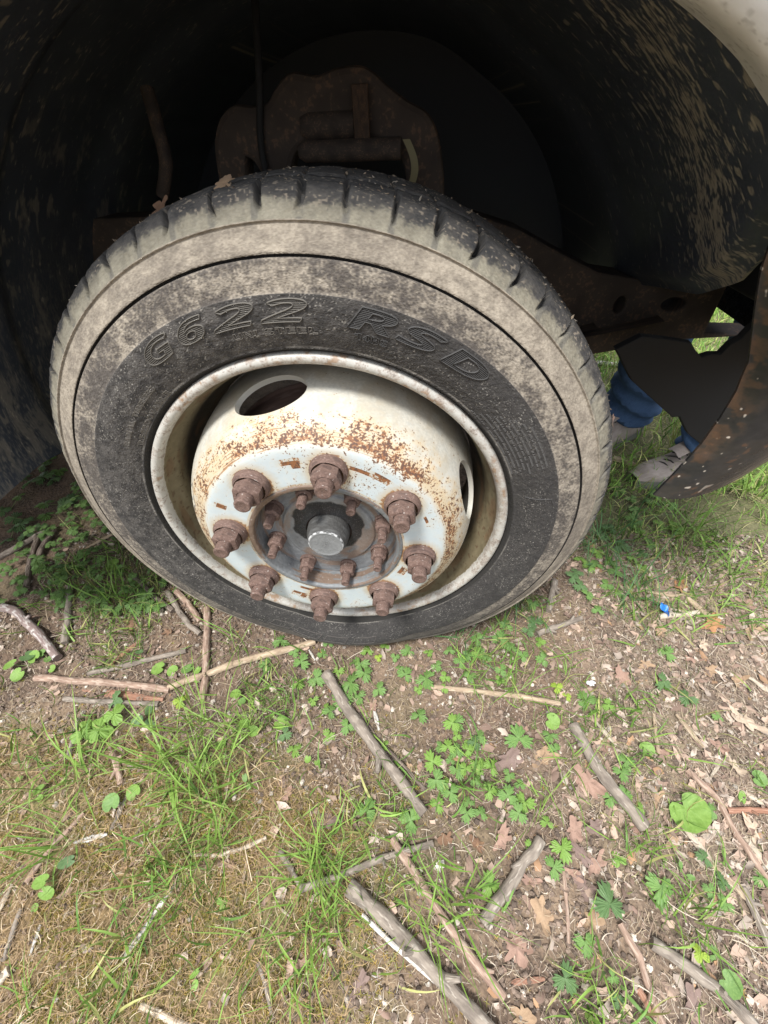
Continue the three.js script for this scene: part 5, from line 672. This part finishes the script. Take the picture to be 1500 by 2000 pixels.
scatter('sparse_grass', blades, gw, 7500, (x, z) => sst(0.50, 0.66, fbm(x * 8 + 3, z * 8, 205, 3)) * (1 - 0.8 * litterAt(x, z)) * (1 - 0.72 * mossAt(x, z)) + 0.025 + 0.9 * Math.exp(-Math.pow((x + 0.17 + 0.3 * (z - 0.2)) / 0.05, 2)) * sst(0.08, 0.14, z) + 0.8 * Math.exp(-(Math.pow((x - 0.03) / 0.08, 2) + Math.pow((z - 0.36) / 0.08, 2))) + 0.5 * sst(0.55, 0.65, x) * sst(0.02, -0.1, z) * sst(1.1, 0.9, x), (x, z) => ({ s: V(1, 1, rr(0.6, 1.2)).multiplyScalar(0.015 + 0.055 * Math.pow(rnd(), 1.6)), rx: rr(-0.8, 0.8), rz: rr(-1.1, 1.1), c: greenAt(x, z) }), NEAR, 'short thin grass scattered over the bare soil', 'grass');
scatter('lawn_grass', blades, gw, 52000, (x, z) => clamp(sst(0.45, 0.6, x) * sst(-0.12, -0.34, z) * (z > -0.5 ? 0.55 : 1) * (0.35 + 0.65 * sst(0.35, 0.55, fbm(x * 5, z * 5, 206, 3)))), (x, z) => ({ s: z > -0.5 ? rr(0.02, 0.06) : rr(0.03, 0.085), rx: rr(-0.5, 0.5), rz: rr(-0.6, 0.6), c: mul3(greenAt(x, z), 1.35) }), [0.4, 3.6, -3.6, -0.1], 'bright grass growing in front of the truck', 'grass');  // greens raised, putting open sunlight into the lawn colour
scatter('lawn_straw', [fibre(0.5), fibre(1.6)], mat({ color: 0xffffff, roughness: 0.8 }), 22000, (x, z) => sst(0.4, 0.6, x) * sst(-0.25, -0.6, z), (x, z) => { const L = rr(0.02, 0.06); return { s: V(L, L, 0.018), y: rr(0.002, 0.025), rx: rr(-0.4, 0.4), rz: rr(-0.3, 0.4), c: mul3([.46, .39, .20], rr(0.7, 1.15)) }; }, [0.4, 3.2, -3.2, -0.1], 'pale dead grass mixed into the bright grass', 'straw');
scatter('shaded_weeds', [GEO.lobed[0], GEO.lobed[2]], GREEN[0], 260, (x, z) => 1, (x, z) => ({ s: rr(0.010, 0.022), y: rr(0.008, 0.03), rx: rr(-0.3, 0.3), rz: rr(-0.3, 0.3), c: mul3([1, 1, 1], rr(0.7, 1)) }), [-0.95, -0.46, -0.55, -0.05], 'mass of dark lobed weeds in the shade behind the tyre', 'weeds');

{ // grit, straw and leaf bits lying on top of the tyre tread
  const col = new THREE.Color(), M = new THREE.Matrix4(), n = 800, im = new THREE.InstancedMesh(new THREE.TetrahedronGeometry(1, 1), mat({ color: 0xffffff, roughness: 0.9 }), n), q = new THREE.Quaternion(), e = new THREE.Euler(); im.name = 'tread_debris';
  for (let i = 0; i < n; i++) { const a = rr(18, 150) * Math.PI / 180, z = -0.036 - 0.14 * Math.pow(rnd(), 1.2), r = rowZ(tyreRows.filter((w) => w[1] < -0.03 && w[1] > -0.16).map((w) => [-w[1], w[0]]), -z) - 0.0006, L = 0.0005 + 0.0013 * Math.pow(rnd(), 3); e.set(rr(0, 6), rr(0, 6), rr(0, 6)); q.setFromEuler(e); M.compose(V(r * Math.cos(a), 0.375 + r * Math.sin(a), z), q, V(L, L * rr(0.5, 1), L * rr(0.8, 3.5))); im.setMatrixAt(i, M); im.setColorAt(i, col.setRGB(...mul3(rnd() < 0.6 ? [.30, .235, .165] : rnd() < 0.5 ? [.12, .085, .06] : [.42, .37, .30], rr(0.6, 1.1)))); }
  im.castShadow = im.receiveShadow = true; scene.add(im); tag(im, 'bits of straw and grit lying on top of the tyre tread', 'debris', null, 'stuff');
}
// ---------------------------------------------------------------- the person standing in front of the truck
{
  const hemA = onPlane(1352, 868, 'y', 0.11), toeA = onGround(1262, 928, 0.02), heelB = onGround(1246, 832, 0.03);
  const ankleA = toeA.clone().addScaledVector(V(hemA.x - toeA.x, 0, hemA.z - toeA.z).normalize(), 0.165).setY(0.11);
  const who = thing('person', 'person standing in front of the truck in dark blue jeans and grey brown lace-up shoes', 'person', [ankleA.x, 0, ankleA.z]);
  const O = who.position, dirA = V(toeA.x - ankleA.x, 0, toeA.z - ankleA.z).normalize();
  const ankleB = V(heelB.x - O.x, 0.11, heelB.z - O.z).add(V(dirA.x, 0, dirA.z).multiplyScalar(0.06));
  const angA = Math.atan2(-dirA.z, dirA.x), side = V(-dirA.z, 0, dirA.x);
  // trousers: one surface, from a field of tapered limbs
  const hipC = V(0, 0.93, 0).add(ankleB.clone().multiplyScalar(0.5)).addScaledVector(dirA, -0.02); hipC.y = 0.93;
  const A0 = V(0, 0.105, 0), B0 = ankleB.clone();
  const hipA = V(0.05, 0.93, 0.01), hipB = B0.clone().setY(0.93).add(V(0.035, 0, 0.035));
  const kA = A0.clone().lerp(hipA, 0.47).addScaledVector(dirA, 0.04), kB = B0.clone().lerp(hipB, 0.47).addScaledVector(dirA, 0.04);
  const bones = [[A0, kA, 0.072, 0.082], [kA, hipA, 0.082, 0.104], [B0, kB, 0.074, 0.082], [kB, hipB, 0.082, 0.104], [hipA, hipB, 0.115, 0.115], [hipC, hipC.clone().setY(1.02), 0.15, 0.15]];
  const N = 84, c = V(ankleB.x / 2, 0.58, ankleB.z / 2), h = 0.58, mc = new MarchingCubes(N, mat({}), false, false, 200000); mc.isolation = 0;
  const q = V(0, 0, 0), d = V(0, 0, 0);
  for (let k = 0; k < N; k++) for (let j = 0; j < N; j++) for (let i = 0; i < N; i++) {
    q.set((i / (N / 2) - 1) * h + c.x, (j / (N / 2) - 1) * h + c.y, (k / (N / 2) - 1) * h + c.z); let e = 0;
    for (const [a, b, r0, r1] of bones) { d.subVectors(b, a); const t = clamp(q.clone().sub(a).dot(d) / d.lengthSq()); const s = q.distanceTo(a.clone().addScaledVector(d, t)) - lerp(r0, r1, t); e += Math.exp(-s * 45); }
    let s = -Math.log(Math.max(e, 1e-30)) / 45; const low = sst(0.34, 0.10, q.y);
    s += low * 0.012 * Math.sin(q.y * 105 + 5 * (q.x + q.z * 1.4) * 6) * (0.5 + vn(q.x * 12 + 30, q.z * 12 + q.y * 8, 211)) + 0.007 * (fbm(q.x * 16 + 40, q.y * 11 + q.z * 16, 212, 2) - 0.5); s = Math.max(s, 0.075 - q.y);
    mc.field[i + j * N + k * N * N] = -s;
  }
  mc.update(); const n = mc.count, P = new Float32Array(n * 3), Nn = new Float32Array(n * 3), T = new Float32Array(n * 2);
  for (let i = 0; i < n; i++) { for (let a = 0; a < 3; a++) { P[i * 3 + a] = mc.positionArray[i * 3 + a] * h + [c.x, c.y, c.z][a]; Nn[i * 3 + a] = mc.normalArray[i * 3 + a]; } T[i * 2] = (P[i * 3] + P[i * 3 + 2]) * 3; T[i * 2 + 1] = P[i * 3 + 1] * 3; }
  let g = new THREE.BufferGeometry(); g.setAttribute('position', new THREE.BufferAttribute(P, 3)); g.setAttribute('uv', new THREE.BufferAttribute(T, 2)); g.deleteAttribute('normal'); g = mergeVertices(g, 1e-4); g.computeVertexNormals();
  const denim = dtex(512, 512, (u, v) => { const a = fbm(u * 120, v * 120, 213, 2, 120, 120), b = fbm(u * 8, v * 8, 214, 3, 8, 8); return mix3([0.022, 0.052, 0.120], [0.060, 0.115, 0.215], clamp(a * 0.6 + b * 0.5)); });
  part('trousers', g, mat({ map: denim, roughness: 0.9 }), who);
  // shoes: lofted along the foot, with sole, tongue and laces
  const suede = dtex(256, 256, (u, v) => mix3([0.30, 0.245, 0.21], [0.42, 0.355, 0.31], fbm(u * 30, v * 30, 215, 4, 30, 30))), sM = mat({ map: suede, roughness: 0.9 }), solM = mat({ color: C3(0.19, 0.185, 0.165), roughness: 0.8 }), lace = mat({ color: C3(0.045, 0.04, 0.036), roughness: 0.9 });
  const halfW = (t) => 0.048 * Math.pow(Math.sin(Math.PI * clamp(0.10 + t * 0.84)), 0.5) * (0.86 + 0.22 * sst(0.3, 0.75, t)), top = (t) => lerp(0.115, 0.052, sst(0.22, 0.72, t)) * (1 - 0.45 * sst(0.86, 1, t));
  const upper = grid(26, 30, (u, v) => { const t = v, a = Math.PI * u, w = halfW(t), H = top(t); return [-0.075 + 0.285 * t, 0.022 + (H - 0.02) * Math.pow(Math.sin(a), 0.72) , Math.cos(a) * w * (1 - 0.25 * Math.sin(a) * sst(0.5, 0.2, t)), u, v]; });
  const sole = mergeGeometries([grid(40, 3, (u, v) => { const a = u * TAU, t = 0.5 + 0.5 * Math.cos(a), w = halfW(t) * 1.07 * Math.sign(Math.sin(a)); return [-0.080 + 0.295 * t, [0.0, 0.003, 0.022, 0.027][Math.round(v * 3)], w, u, v]; }), grid(20, 2, (u, v) => [-0.080 + 0.295 * u, 0.001, (v - 0.5) * 2 * halfW(u) * 1.05])]);
  for (const [at, yaw] of [[V(0, 0, 0), angA], [V(B0.x, 0, B0.z), angA + 0.25]]) {
    const s = part('shoe', upper, sM, who); s.position.copy(at); s.rotation.y = yaw;
    part('sole', sole, solM, s); const tg = part('tongue', grid(6, 10, (u, v) => [0.035 + 0.075 * (1 - v), 0.088 + 0.035 * v + 0.008 * Math.sin(u * Math.PI), (u - 0.5) * 0.045]), sM, s);
    for (let i = 0; i < 5; i++) { const x = 0.05 + i * 0.018, y = top((x + 0.075) / 0.285) + 0.002; part('lace', tube([V(x - 0.008, y - 0.012, -0.028), V(x, y + 0.002, 0), V(x + 0.010, y - 0.012, 0.028)], 0.0021, 6, 4), lace, s); }
  }
}
renderer.render(scene, camera);
